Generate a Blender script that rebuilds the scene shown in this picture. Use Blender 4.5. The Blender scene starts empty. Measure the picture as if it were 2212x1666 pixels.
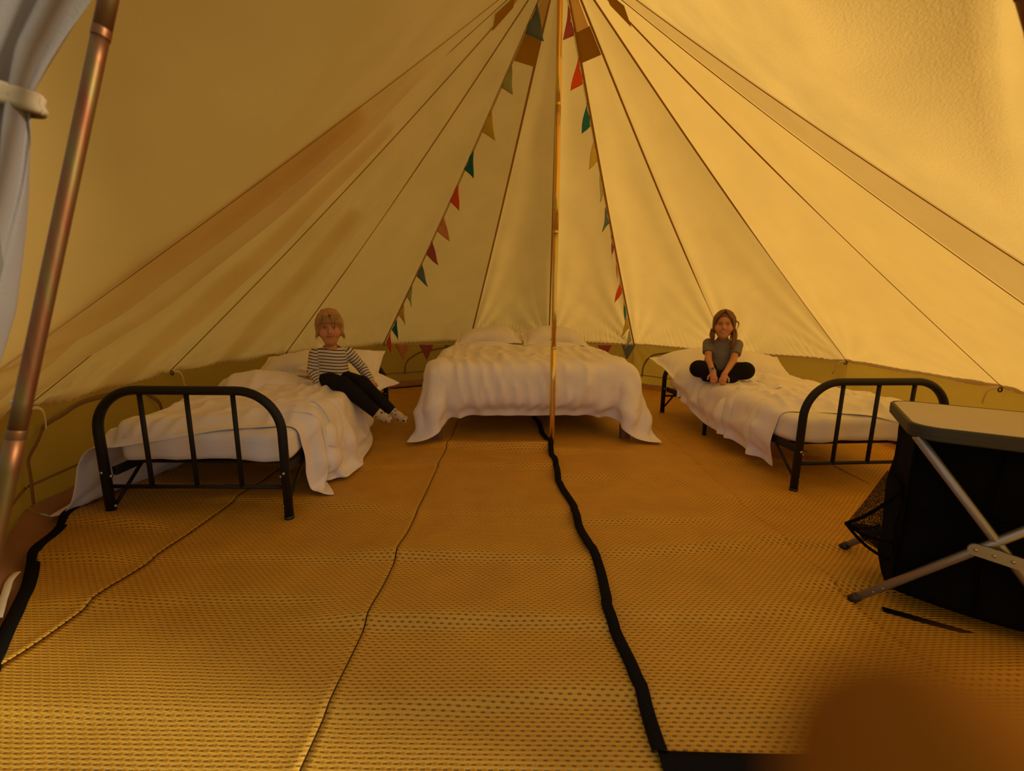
import bpy, bmesh, math, random
import numpy as np
from mathutils import Vector, Matrix

random.seed(7)
SC = bpy.context.scene
COL = SC.collection

# ------------------------------------------------------------------ camera
F_PX, PITCH, ROLL, CAM_H = 980.0, 0.18525, 0.01045, 1.1395
_cp, _sp, _cr, _sr = math.cos(PITCH), math.sin(PITCH), math.cos(ROLL), math.sin(ROLL)
cam_data = bpy.data.cameras.new('camera')
cam_data.sensor_width = 36.0
cam_data.lens = 36.0 * F_PX / 2212.0
cam_data.clip_start = 0.004
cam_data.clip_end = 200.0
cam_data.dof.use_dof = True
cam_data.dof.focus_distance = 2.4
cam_data.dof.aperture_fstop = 2.3
cam = bpy.data.objects.new('camera', cam_data)
COL.objects.link(cam)
_r = Vector((_cr, _sp * _sr, _cp * _sr)); _u = Vector((-_sr, _sp * _cr, _cp * _cr)); _b = Vector((0, -_cp, _sp))
cam.matrix_world = Matrix(((_r.x, _u.x, _b.x, 0), (_r.y, _u.y, _b.y, 0), (_r.z, _u.z, _b.z, CAM_H), (0, 0, 0, 1)))
SC.camera = cam

# ------------------------------------------------------------------ light
world = bpy.data.worlds.new('world'); SC.world = world; world.use_nodes = True
wn = world.node_tree.nodes['Background']
wn.inputs['Color'].default_value = (0.98, 0.96, 0.97, 1); wn.inputs['Strength'].default_value = .58
sun_data = bpy.data.lights.new('sun', 'SUN'); sun_data.energy = 4.2; sun_data.angle = math.radians(9)
sun_data.color = (1.0, 0.96, 0.88)
sun = bpy.data.objects.new('sun', sun_data); COL.objects.link(sun)
_az, _el = math.radians(101), math.radians(20)
_sd = Vector((math.sin(_az) * math.cos(_el), math.cos(_az) * math.cos(_el), math.sin(_el)))
sun.rotation_euler = _sd.to_track_quat('Z', 'Y').to_euler()
sun.location = _sd * 20
SC.view_settings.view_transform = 'Standard'
SC.view_settings.look = 'None'
SC.view_settings.gamma = 1.0
SC.view_settings.use_curve_mapping = False
SC.view_settings.exposure = -0.34

# ------------------------------------------------------------------ helpers
def new_obj(name, me, mat=None, parent=None, smooth=True):
    o = bpy.data.objects.new(name, me); COL.objects.link(o)
    if mat is not None and len(me.materials) == 0: me.materials.append(mat)
    if smooth and len(me.polygons): me.polygons.foreach_set('use_smooth', [True] * len(me.polygons))
    if parent is not None: o.parent = parent
    return o

def mesh_of(name, V, Fc):
    me = bpy.data.meshes.new(name)
    me.from_pydata([tuple(map(float, v)) for v in V], [], [tuple(map(int, f)) for f in Fc])
    me.update(); return me

def empty(name, loc=(0, 0, 0), rz=0.0):
    o = bpy.data.objects.new(name, None); COL.objects.link(o)
    o.location = loc; o.rotation_euler = (0, 0, rz); o.empty_display_size = 0.1
    return o

def tag(o, label, cat=None, group=None, kind=None):
    o['label'] = label
    if cat: o['category'] = cat
    if group: o['group'] = group
    if kind: o['kind'] = kind
    return o

def structure(o, label=None):
    o['kind'] = 'structure'
    if label: o['label'] = label
    return o

def grid_faces(n, m, off=0, flip=False, wrap_m=False):
    idx = np.arange(n * m).reshape(n, m) + off
    a = idx[:-1, :-1]; b = idx[1:, :-1]; c = idx[1:, 1:]; d = idx[:-1, 1:]
    q = np.stack([a, b, c, d], -1).reshape(-1, 4)
    if wrap_m:
        q2 = np.stack([idx[:-1, -1], idx[1:, -1], idx[1:, 0], idx[:-1, 0]], -1)
        q = np.concatenate([q, q2])
    if flip: q = q[:, ::-1]
    return q

def grid_obj(name, P, mat, parent=None, flip=False, thick=None):
    n, m = P.shape[:2]
    me = mesh_of(name, P.reshape(-1, 3), grid_faces(n, m, flip=flip))
    o = new_obj(name, me, mat, parent)
    if thick:
        md = o.modifiers.new('thickness', 'SOLIDIFY'); md.thickness = thick; md.offset = 0
    return o

def tube_data(path, r, seg=10, closed=False, caps=True):
    P = np.asarray(path, float); n = len(P)
    R = np.full(n, r, float) if np.isscalar(r) else np.asarray(r, float)
    if closed: T = np.roll(P, -1, 0) - np.roll(P, 1, 0)
    else:
        T = np.gradient(P, axis=0)
    T /= np.linalg.norm(T, axis=1)[:, None] + 1e-12
    ref = np.array([0, 0, 1.0]) if abs(T[0][2]) < .9 else np.array([1.0, 0, 0])
    N = np.cross(T[0], ref); N /= np.linalg.norm(N)
    V = []
    for i in range(n):
        if i:
            N = N - T[i] * (N @ T[i]); N /= np.linalg.norm(N) + 1e-12
        B = np.cross(T[i], N)
        a = np.linspace(0, 2 * math.pi, seg, endpoint=False)
        V.append(P[i] + R[i] * (np.cos(a)[:, None] * N + np.sin(a)[:, None] * B))
    V = np.concatenate(V)
    Fc = [tuple(q) for q in grid_faces(n, seg, wrap_m=True)]
    if closed:
        for j in range(seg):
            Fc.append(((n - 1) * seg + j, j, (j + 1) % seg, (n - 1) * seg + (j + 1) % seg))
    elif caps:
        Fc.append(tuple(range(seg))); Fc.append(tuple(range((n - 1) * seg, n * seg))[::-1])
    return V, Fc

def tube(name, path, r, mat, parent=None, seg=10, closed=False):
    V, Fc = tube_data(path, r, seg, closed)
    return new_obj(name, mesh_of(name, V, Fc), mat, parent)

def join_data(parts):
    V, Fc, k = [], [], 0
    for v, f in parts:
        V.append(np.asarray(v, float)); Fc += [tuple(int(i) + k for i in q) for q in f]; k += len(v)
    return np.concatenate(V), Fc

def box_data(c, s, ax=None):
    c = np.asarray(c, float); s = np.asarray(s, float) / 2
    ax = np.eye(3) if ax is None else np.asarray(ax, float)
    V = [c + ax.T @ (s * np.array(k)) for k in ((-1,-1,-1),(1,-1,-1),(1,1,-1),(-1,1,-1),(-1,-1,1),(1,-1,1),(1,1,1),(-1,1,1))]
    return np.array(V), [(0,3,2,1),(4,5,6,7),(0,1,5,4),(1,2,6,5),(2,3,7,6),(3,0,4,7)]

def box(name, c, s, mat, parent=None, ax=None, bevel=0.004):
    V, Fc = box_data(c, s, ax)
    o = new_obj(name, mesh_of(name, V, Fc), mat, parent, smooth=False)
    if bevel:
        md = o.modifiers.new('bevel', 'BEVEL'); md.width = bevel; md.segments = 2
    return o

def sstep(a, b, x):
    t = np.clip((x - a) / (b - a), 0, 1); return t * t * (3 - 2 * t)

def rounded_path(pts, rad, n=8):
    """polyline with its inner corners rounded"""
    pts = [np.asarray(p, float) for p in pts]; out = [pts[0]]
    for i in range(1, len(pts) - 1):
        p0, p1, p2 = pts[i - 1], pts[i], pts[i + 1]
        d0 = (p0 - p1) / np.linalg.norm(p0 - p1); d1 = (p2 - p1) / np.linalg.norm(p2 - p1)
        ang = math.acos(np.clip(d0 @ d1, -1, 1)); t = rad / math.tan(ang / 2)
        a = p1 + d0 * t; b = p1 + d1 * t
        bis = (d0 + d1); bis /= np.linalg.norm(bis); c = p1 + bis * (rad / math.sin(ang / 2))
        va, vb = a - c, b - c; om = math.acos(np.clip(va @ vb / rad / rad, -1, 1))
        for k in range(n + 1):
            s = k / n; out.append(c + (math.sin((1 - s) * om) * va + math.sin(s * om) * vb) / math.sin(om))
    out.append(pts[-1]); return np.array(out)

class Noise3:
    """cheap smooth value noise made of random sine waves"""
    def __init__(self, seed, n=14, f=1.0):
        r = np.random.RandomState(seed); d = r.normal(size=(n, 3)); d /= np.linalg.norm(d, axis=1)[:, None]
        self.k = d * f * r.uniform(.6, 1.6, n)[:, None] * 2 * math.pi; self.p = r.uniform(0, 6.28, n); self.n = n
    def __call__(self, P):
        s = 0
        for k, p in zip(self.k, self.p): s = s + np.sin(P[..., 0] * k[0] + P[..., 1] * k[1] + P[..., 2] * k[2] + p)
        return s / math.sqrt(self.n)

# ------------------------------------------------------------------ materials
def nodes_of(name):
    m = bpy.data.materials.new(name); m.use_nodes = True
    nt = m.node_tree; nt.nodes.clear()
    out = nt.nodes.new('ShaderNodeOutputMaterial')
    return m, nt, out

def N(nt, typ, **kw):
    n = nt.nodes.new(typ)
    for k, v in kw.items():
        if k in n.inputs: n.inputs[k].default_value = v
        else: setattr(n, k, v)
    return n

def L(nt, a, b): nt.links.new(a, b)

def rgba(c): return (c[0], c[1], c[2], 1.0)

def coords(nt, scale=(1, 1, 1)):
    tc = N(nt, 'ShaderNodeTexCoord'); mp = N(nt, 'ShaderNodeMapping'); mp.inputs['Scale'].default_value = scale
    L(nt, tc.outputs['Object'], mp.inputs['Vector']); return mp.outputs['Vector']

def varied(nt, c, amt, scale, vec):
    nz = N(nt, 'ShaderNodeTexNoise', Scale=scale, Detail=4.0); L(nt, vec, nz.inputs['Vector'])
    r = N(nt, 'ShaderNodeMapRange'); r.inputs['To Min'].default_value = 1 - amt; r.inputs['To Max'].default_value = 1 + amt
    r.inputs['From Min'].default_value = .25; r.inputs['From Max'].default_value = .75
    L(nt, nz.outputs['Fac'], r.inputs['Value'])
    mx = N(nt, 'ShaderNodeVectorMath', operation='SCALE'); mx.inputs[0].default_value = c
    L(nt, r.outputs['Result'], mx.inputs['Scale']); return mx.outputs['Vector']

def principled(name, c, rough=.6, metal=0., amt=.08, nscale=6., bump=0., bscale=60., sheen=0., spec=.5, stretch=(1, 1, 1)):
    m, nt, out = nodes_of(name); b = N(nt, 'ShaderNodeBsdfPrincipled')
    b.inputs['Roughness'].default_value = rough; b.inputs['Metallic'].default_value = metal
    b.inputs['Specular IOR Level'].default_value = spec
    if sheen: b.inputs['Sheen Weight'].default_value = sheen
    vec = coords(nt, stretch)
    L(nt, varied(nt, c, amt, nscale, vec), b.inputs['Base Color'])
    if bump:
        nz = N(nt, 'ShaderNodeTexNoise', Scale=bscale, Detail=3.0); L(nt, vec, nz.inputs['Vector'])
        bp = N(nt, 'ShaderNodeBump', Strength=bump, Distance=.01); L(nt, nz.outputs['Fac'], bp.inputs['Height'])
        L(nt, bp.outputs['Normal'], b.inputs['Normal'])
    L(nt, b.outputs['BSDF'], out.inputs['Surface']); return m

def canvas(name, cd, ct, wt, bump=.12, bscale=90., amt=.05):
    """cotton canvas: part reflects, part lets the daylight through"""
    m, nt, out = nodes_of(name)
    vec = coords(nt)
    d = N(nt, 'ShaderNodeBsdfDiffuse'); t = N(nt, 'ShaderNodeBsdfTranslucent'); mx = N(nt, 'ShaderNodeMixShader')
    mx.inputs['Fac'].default_value = wt
    L(nt, varied(nt, cd, amt, 3.0, vec), d.inputs['Color']); L(nt, varied(nt, ct, amt, 3.0, vec), t.inputs['Color'])
    nz = N(nt, 'ShaderNodeTexNoise', Scale=bscale, Detail=4.0); L(nt, vec, nz.inputs['Vector'])
    bp = N(nt, 'ShaderNodeBump', Strength=bump, Distance=.008); L(nt, nz.outputs['Fac'], bp.inputs['Height'])
    L(nt, bp.outputs['Normal'], d.inputs['Normal']); L(nt, bp.outputs['Normal'], t.inputs['Normal'])
    L(nt, d.outputs['BSDF'], mx.inputs[1]); L(nt, t.outputs['BSDF'], mx.inputs[2])
    L(nt, mx.outputs['Shader'], out.inputs['Surface']); return m

M = {}
M['canvas'] = canvas('roof_canvas', (.48, .28, .075), (.88, .475, .085), .60)
M['canvas_coarse'] = canvas('coarse_canvas', (.46, .28, .08), (.90, .505, .10), .62, bump=.35, bscale=130, amt=.12)
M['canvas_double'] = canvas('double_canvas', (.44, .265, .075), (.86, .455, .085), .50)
M['canvas_shade'] = canvas('shade_strip_canvas', (.46, .30, .10), (.96, .86, .68), .88)  # thin cloth for the added outer strips that dim the left roof
M['canvas_seam'] = canvas('seam_canvas', (.34, .19, .05), (.50, .24, .04), .18)
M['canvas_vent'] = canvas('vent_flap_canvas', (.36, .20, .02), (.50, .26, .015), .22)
M['canvas_vent_light'] = canvas('vent_netting', (.60, .44, .22), (.88, .58, .24), .45)
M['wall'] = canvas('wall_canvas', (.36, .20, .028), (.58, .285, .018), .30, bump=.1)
M['zip'] = principled('zip_tape', (.22, .12, .04), .6, bump=.4, bscale=160)
M['pvc'] = principled('groundsheet_pvc', (.34, .15, .05), .45, amt=.15, bump=.35, bscale=9)
M['grass'] = principled('grass', (.16, .20, .07), .9, amt=.4, nscale=3, bump=.8, bscale=30)
M['binding'] = principled('black_binding', (.010, .008, .006), .95, bump=.5, bscale=200, spec=.08)
M['linen'] = principled('white_bed_linen', (.90, .85, .83), .8, amt=.02, bump=.6, bscale=11, sheen=.15, spec=.25)
M['sheet'] = principled('white_fitted_sheet', (.85, .81, .80), .8, amt=.02, bump=.35, bscale=11, spec=.25)
M['black_metal'] = principled('black_powder_coat', (.012, .0105, .0095), .5, bump=.05, bscale=300, spec=.3)
M['steel'] = principled('bolt_steel', (.55, .50, .42), .3, metal=1.)
M['wood'] = principled('stained_timber', (.20, .095, .03), .55, amt=.35, nscale=5, bump=.25, bscale=20, stretch=(6, 6, .6))
M['rope'] = principled('pale_rope', (.80, .68, .42), .85, bump=.4, bscale=150)
M['dark_ring'] = principled('dark_grommet', (.05, .035, .02), .4, metal=.6)
M['curtain'] = None
M['alu'] = principled('grey_aluminium_tube', (.36, .33, .31), .38, metal=.75, bump=.03)
M['table_top'] = principled('table_laminate', (.50, .43, .33), .5, amt=.03)
M['edge'] = principled('grey_edge_moulding', (.045, .040, .032), .55, spec=.3)
M['black_fabric'] = principled('black_polyester', (.004, .0038, .0035), .95, bump=.25, bscale=25, spec=.05)
M['black_plastic'] = principled('black_plastic', (.015, .012, .010), .45)
M['cord'] = principled('bunting_cord', (.72, .62, .44), .8)

def flag_mat(name, c):
    return canvas(name, c, c, .25, bump=.15, bscale=200, amt=.04)
FLAGS = {'slate': (.19, .26, .34), 'cream': (.52, .54, .33), 'yellow': (.74, .56, .13), 'teal': (.04, .22, .30),
         'red': (.82, .13, .04), 'peach': (.78, .38, .22), 'mauve': (.48, .13, .17)}
FM = {k: flag_mat('flag_' + k, v) for k, v in FLAGS.items()}

def curtain_mat():
    m, nt, out = nodes_of('sheer_curtain')
    d = N(nt, 'ShaderNodeBsdfDiffuse'); d.inputs['Color'].default_value = (.44, .37, .29, 1)
    t = N(nt, 'ShaderNodeBsdfTranslucent'); t.inputs['Color'].default_value = (.52, .44, .35, 1)
    tr = N(nt, 'ShaderNodeBsdfTransparent')
    a = N(nt, 'ShaderNodeMixShader'); a.inputs['Fac'].default_value = .4
    b = N(nt, 'ShaderNodeMixShader'); b.inputs['Fac'].default_value = .16
    vec = coords(nt); nz = N(nt, 'ShaderNodeTexNoise', Scale=160., Detail=2.); L(nt, vec, nz.inputs['Vector'])
    bp = N(nt, 'ShaderNodeBump', Strength=.2, Distance=.005); L(nt, nz.outputs['Fac'], bp.inputs['Height'])
    L(nt, bp.outputs['Normal'], d.inputs['Normal'])
    L(nt, d.outputs[0], a.inputs[1]); L(nt, t.outputs[0], a.inputs[2]); L(nt, a.outputs[0], b.inputs[1]); L(nt, tr.outputs[0], b.inputs[2])
    L(nt, b.outputs[0], out.inputs['Surface']); return m
M['curtain'] = curtain_mat()

def net_mat():
    m, nt, out = nodes_of('black_netting')
    d = N(nt, 'ShaderNodeBsdfDiffuse'); d.inputs['Color'].default_value = (.012, .010, .008, 1)
    tr = N(nt, 'ShaderNodeBsdfTransparent'); b = N(nt, 'ShaderNodeMixShader')
    vec = coords(nt, (220, 220, 220)); ch = N(nt, 'ShaderNodeTexVoronoi', Scale=1.); L(nt, vec, ch.inputs['Vector'])
    r = N(nt, 'ShaderNodeMapRange'); r.inputs['From Min'].default_value = .25; r.inputs['From Max'].default_value = .45
    r.inputs['To Min'].default_value = .65; r.inputs['To Max'].default_value = .05
    L(nt, ch.outputs['Distance'], r.inputs['Value']); L(nt, r.outputs['Result'], b.inputs['Fac'])
    L(nt, d.outputs[0], b.inputs[1]); L(nt, tr.outputs[0], b.inputs[2]); L(nt, b.outputs[0], out.inputs['Surface']); return m
M['net'] = net_mat()

def math_node(nt, op, a, b=None, c=None):
    n = N(nt, 'ShaderNodeMath', operation=op)
    for i, v in enumerate((a, b, c)):
        if v is None: continue
        if isinstance(v, (int, float)): n.inputs[i].default_value = v
        else: L(nt, v, n.inputs[i])
    return n.outputs[0]

def mat_weave(name, c, su=.0275, sv=.0130):
    """woven plastic straw: staggered dark gaps between raised strands"""
    m, nt, out = nodes_of(name); b = N(nt, 'ShaderNodeBsdfPrincipled')
    vec = coords(nt); sp = N(nt, 'ShaderNodeSeparateXYZ')
    wn_ = N(nt, 'ShaderNodeTexNoise', Scale=14., Detail=2.); L(nt, vec, wn_.inputs['Vector'])
    off = N(nt, 'ShaderNodeVectorMath', operation='SCALE'); off.inputs['Scale'].default_value = .006
    L(nt, wn_.outputs['Color'], off.inputs[0])
    ad = N(nt, 'ShaderNodeVectorMath', operation='ADD'); L(nt, vec, ad.inputs[0]); L(nt, off.outputs[0], ad.inputs[1])
    L(nt, ad.outputs[0], sp.inputs[0])
    v = math_node(nt, 'DIVIDE', sp.outputs['Y'], sv); row = math_node(nt, 'FLOOR', v); fv = math_node(nt, 'FRACT', v)
    half = math_node(nt, 'MULTIPLY', math_node(nt, 'MODULO', row, 2.0), .5)
    u = math_node(nt, 'ADD', math_node(nt, 'DIVIDE', sp.outputs['X'], su), half)
    fu = math_node(nt, 'FRACT', math_node(nt, 'ADD', u, 100.0))
    du = math_node(nt, 'ABSOLUTE', math_node(nt, 'SUBTRACT', fu, .5)); dv = math_node(nt, 'ABSOLUTE', math_node(nt, 'SUBTRACT', fv, .5))
    gu = N(nt, 'ShaderNodeMapRange'); gu.interpolation_type = 'SMOOTHSTEP'
    for k, x in (('From Min', .14), ('From Max', .27), ('To Min', 1.), ('To Max', 0.)): gu.inputs[k].default_value = x
    L(nt, du, gu.inputs['Value'])
    gv = N(nt, 'ShaderNodeMapRange'); gv.interpolation_type = 'SMOOTHSTEP'
    for k, x in (('From Min', .10), ('From Max', .26), ('To Min', 1.), ('To Max', 0.)): gv.inputs[k].default_value = x
    L(nt, dv, gv.inputs['Value'])
    gap = math_node(nt, 'MULTIPLY', gu.outputs['Result'], gv.outputs['Result'])
    mx = N(nt, 'ShaderNodeMix', data_type='RGBA')
    L(nt, math_node(nt, 'MULTIPLY', gap, .72), mx.inputs['Factor'])
    L(nt, varied(nt, c, .10, 5., vec), mx.inputs['A']); mx.inputs['B'].default_value = (.09, .042, .010, 1)
    L(nt, mx.outputs['Result'], b.inputs['Base Color'])
    b.inputs['Roughness'].default_value = .52; b.inputs['Specular IOR Level'].default_value = .45
    strand = math_node(nt, 'SINE', math_node(nt, 'MULTIPLY', v, 2 * math.pi))
    wv = math_node(nt, 'SINE', math_node(nt, 'MULTIPLY', u, 2 * math.pi))
    hgt = math_node(nt, 'SUBTRACT', math_node(nt, 'ADD', math_node(nt, 'MULTIPLY', strand, .5), math_node(nt, 'MULTIPLY', wv, .35)), math_node(nt, 'MULTIPLY', gap, 1.2))
    bp = N(nt, 'ShaderNodeBump', Strength=.9, Distance=.0028); L(nt, hgt, bp.inputs['Height'])
    L(nt, bp.outputs['Normal'], b.inputs['Normal']); L(nt, b.outputs[0], out.inputs['Surface']); return m
M['weave'] = mat_weave('woven_straw_mat', (.66, .338, .024))

def brass(name, c1, c2, c3, rough=.25):
    """zinc-passivated steel: gold with green and copper streaks round the tube"""
    m, nt, out = nodes_of(name); b = N(nt, 'ShaderNodeBsdfPrincipled')
    vec = coords(nt, (45, 45, .9)); nz = N(nt, 'ShaderNodeTexNoise', Scale=1., Detail=3.); L(nt, vec, nz.inputs['Vector'])
    cr = N(nt, 'ShaderNodeValToRGB'); e = cr.color_ramp.elements
    e[0].position = .30; e[0].color = rgba(c2); e[1].position = .72; e[1].color = rgba(c3)
    x = e.new(.5); x.color = rgba(c1)
    L(nt, nz.outputs['Fac'], cr.inputs['Fac']); L(nt, cr.outputs['Color'], b.inputs['Base Color'])
    b.inputs['Metallic'].default_value = .9; b.inputs['Roughness'].default_value = rough
    L(nt, b.outputs[0], out.inputs['Surface']); return m
M['brass'] = brass('gold_passivated_steel', (.92, .64, .17), (.60, .54, .14), (.80, .36, .13), .2)
M['copper'] = brass('coppery_passivated_steel', (.20, .075, .022), (.17, .11, .025), (.18, .045, .014), .48)

# ------------------------------------------------------------------ tent geometry
CEN = np.array([.3164, 3.449]); APEX = np.array([.29, 3.435, 3.40]); RING = 2.99
EAVE = {1: (-2.423, 2.167, .58), 2: (-2.592, 3.367, .58), 3: (-2.317, 4.593, .58), 4: (-1.644, 5.771, .58), 5: (-.60, 6.38, .58),
        6: (.52, 6.47, .58), 7: (1.611, 6.003, .58), 8: (2.473, 5.161, .58), 9: (3.28, 4.40, .58), 10: (3.33, 3.007, .585)}
def polar(a, h, r=RING): return (CEN[0] + r * math.sin(math.radians(a)), CEN[1] + r * math.cos(math.radians(a)), h)
EAVE[11] = polar(128, .62); EAVE[12] = polar(140.5, .72)
EAVE[0] = (-1.80, 1.30, .73)                       # raised towards the door frame
EAVE = {k: np.array(v) for k, v in EAVE.items()}
PEAK = np.array([.10, .95, 2.32])
nzA = Noise3(3, 16, 1.3); nzB = Noise3(5, 18, 5.0)

def seam_pt(k, v):
    v = np.asarray(v, float); E = EAVE[k]; P = APEX + (E - APEX) * v[..., None]
    sag = {0: .03}.get(k, .05) * np.sin(math.pi * np.clip(v, 0, 1))
    P[..., 2] -= sag
    if k == 12:      # the doubled strip keeps its width towards the top
        d = EAVE[12] - EAVE[11]; P = P + d / np.linalg.norm(d) * (.17 * (1 - np.clip(v, 0, 1)) * sstep(0, .1, v))[..., None]
    return P

def roof_sector(i, j, nu=44, nv=90, billow=.03, gather=.010, folds=.012, seed=0, vmax=1.0, pleat=0.):
    u = np.linspace(0, 1, nu)[:, None] * np.ones((1, nv)); v = np.ones((nu, 1)) * (np.linspace(.02, vmax, nv) ** .92)[None]
    A = seam_pt(i, v); B = seam_pt(j, v); P = A + (B - A) * u[..., None]
    nrm = np.cross(EAVE[j] - APEX, EAVE[i] - APEX); nrm /= np.linalg.norm(nrm)
    if nrm[2] < 0: nrm = -nrm
    r = np.random.RandomState(seed)
    d = -billow * np.sin(math.pi * u) * np.sin(math.pi * v ** 1.5)
    w = 22 * np.linalg.norm(EAVE[i] - EAVE[j]) / 1.2
    ph = 1.6 * np.sin(5 * u + seed) + 1.1 * np.sin(13 * u + 2 * seed)
    d += gather * sstep(.84, 1, v) * np.sin(2 * math.pi * w * u + ph) * np.minimum(1, 8 * u * (1 - u) + .2)
    for (uu, s) in ((u, 1), (1 - u, 2)):
        a = np.arctan2(uu * 1.2, (1 - v) * 2.6 + .02)
        d += folds * np.exp(-(1 - v) / .30) * np.exp(-uu / .30) * np.sin(17 * a + s + seed) * sstep(0, .06, uu)
        a2 = np.arctan2(uu, (1 - v) * 1.6 + .04)
        d += folds * .9 * np.exp(-(1 - v) / .55) * np.exp(-uu / .22) * np.sin(7 * a2 + 2 * s + seed)
    d += pleat * np.sin(2 * math.pi * (2.4 * u ** .8 + .25 * np.sin(3 * v))) * sstep(.2, .62, v) * (.35 + .65 * (1 - sstep(.75, 1.0, v)))
    d += .006 * nzA(P) * np.sin(math.pi * u) * sstep(.05, .3, v) + .0012 * nzB(P) * sstep(.3, .8, v) * np.sin(math.pi * u)
    edge_fix = np.sin(math.pi * u) ** .25
    return P + (d * edge_fix)[..., None] * nrm, nrm

def ribbon(path, width, nrm_to, off, mat, name, parent):
    """flat strip along a path, facing the point nrm_to, lifted towards it by off"""
    P = np.asarray(path, float); T = np.gradient(P, axis=0); T /= np.linalg.norm(T, axis=1)[:, None]
    N_ = np.asarray(nrm_to) - P; N_ -= T * np.sum(N_ * T, 1)[:, None]; N_ /= np.linalg.norm(N_, axis=1)[:, None]
    S = np.cross(T, N_); w = width / 2 if np.isscalar(width) else np.asarray(width)[:, None] / 2
    G = np.stack([P - S * w + N_ * (off - .001), P - S * w * .8 + N_ * (off + .002), P + S * w * .8 + N_ * (off + .002), P + S * w + N_ * (off - .001)], 1)
    return grid_obj(name, G, mat, parent)

INSIDE = np.array([CEN[0], CEN[1], .9])
ceiling = structure(empty('ceiling'), 'sloping cream canvas roof of the tent with stitched seams')
order = list(range(0, 13))
for a, b in zip(order[:-1], order[1:]):
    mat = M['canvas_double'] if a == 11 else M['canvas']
    kw = dict(seed=a * 3 + 1)
    if a == 0: kw.update(nu=70, folds=.030, billow=.05, gather=.004, pleat=.055)
    if a == 11: kw.update(nu=10, folds=.003, billow=.004, gather=0.)
    if a in (9, 10): kw.update(gather=.004, folds=.012, billow=.02)
    if a in (1, 2): kw.update(folds=.02, pleat=.026)
    P, nrm = roof_sector(a, b, **kw)
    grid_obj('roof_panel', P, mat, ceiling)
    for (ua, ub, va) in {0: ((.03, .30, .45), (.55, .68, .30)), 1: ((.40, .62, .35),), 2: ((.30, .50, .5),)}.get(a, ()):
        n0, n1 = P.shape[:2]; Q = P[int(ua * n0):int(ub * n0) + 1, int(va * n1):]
        grid_obj('roof_shade_strip', Q + nrm * .05, M['canvas_shade'], ceiling)  # added strip outside the panel, unseen, shading it in a dark band
vv = np.linspace(.03, .995, 80)
for k in order:
    w = .020 if k > 3 else .012
    if k > 10: w = .014
    path = seam_pt(k, vv)
    if k in (8, 9, 10, 11): w = np.interp(vv, {8: [.62, .8], 9: [.5, .66], 10: [.45, .6], 11: [.35, .45]}[k], [.018, .004])
    ribbon(path, w, INSIDE, .006, M['canvas_seam'], 'roof_seam', ceiling)

def panel_patch(i, j, u0, u1, v0, v1, off, mat, name, n=10):
    u = np.linspace(u0, u1, n)[:, None] * np.ones((1, n)); v = np.ones((n, 1)) * np.linspace(v0, v1, n)[None]
    A = seam_pt(i, v); B = seam_pt(j, v); P = A + (B - A) * u[..., None]
    nrm = np.cross(EAVE[j] - APEX, EAVE[i] - APEX); nrm /= np.linalg.norm(nrm)
    if nrm[2] > 0: nrm = -nrm
    grid_obj(name, P + nrm * off, mat, ceiling)
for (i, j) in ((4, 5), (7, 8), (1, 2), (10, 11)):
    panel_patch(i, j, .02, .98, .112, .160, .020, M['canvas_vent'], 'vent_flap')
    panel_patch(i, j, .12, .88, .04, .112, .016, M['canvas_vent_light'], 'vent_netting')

# door side: canvas from the apex over the peak of the door frame down to the ground
FOOT = {-1: np.array([-1.55, .78, 0.]), 1: np.array([1.22, .52, 0.])}
def door_side(s, k, mat, label):
    nv, nu = 110, 60
    v = np.linspace(.02, 1, nv)
    def curveA(v):
        out = np.where((v < .72)[:, None], seam_pt(k, np.minimum(v / .72, 1)), 0)
        E = EAVE[k]; G = np.array([E[0] * 1.02 - .02 * CEN[0], E[1] - .02, 0.])
        t = np.clip((v - .72) / .28, 0, 1)[:, None]
        return np.where((v < .72)[:, None], out, E + (G - E) * t)
    SH = np.array([.10 + s * (1.15 if s < 0 else .82), 1.10, 2.06])      # shoulder of the frame
    def curveB(v):
        t1 = np.clip(v / .5, 0, 1)[:, None]; t2 = np.clip((v - .5) / .08, 0, 1)[:, None]; t3 = np.clip((v - .58) / .42, 0, 1)[:, None]
        P = APEX + (PEAK - APEX) * t1
        P = np.where((v > .5)[:, None], PEAK + (SH - PEAK) * t2, P)
        return np.where((v > .58)[:, None], SH + (FOOT[s] - SH) * t3, P)
    A = curveA(v); B = curveB(v)
    # drawn out past the frame pole so that the cloth lies outside it
    u = np.linspace(0, 1, nu)[:, None, None]
    P = A[None] + (B - A)[None] * u
    P[..., 0] += s * .07 * sstep(.5, .62, v)[None, :] * u[..., 0]
    bl = .05 * np.sin(math.pi * u[..., 0]) * np.sin(math.pi * v)[None]
    d = P - np.array([CEN[0], CEN[1], 1.]); d /= np.linalg.norm(d, axis=-1)[..., None]
    P = P - d * (bl + .012 * nzA(P) * np.sin(math.pi * u[..., 0]) * sstep(.5, .8, v)[None])[..., None]
    o = structure(empty('wall_front'), label)
    grid_obj('door_panel', P, mat, o)
    return o
wall_front_l = door_side(-1, 0, M['canvas'], 'canvas side of the tent doorway behind the left frame pole')
wall_front_r = door_side(1, 12, M['canvas_coarse'], 'bright coarse canvas beside the doorway at upper right')

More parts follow.
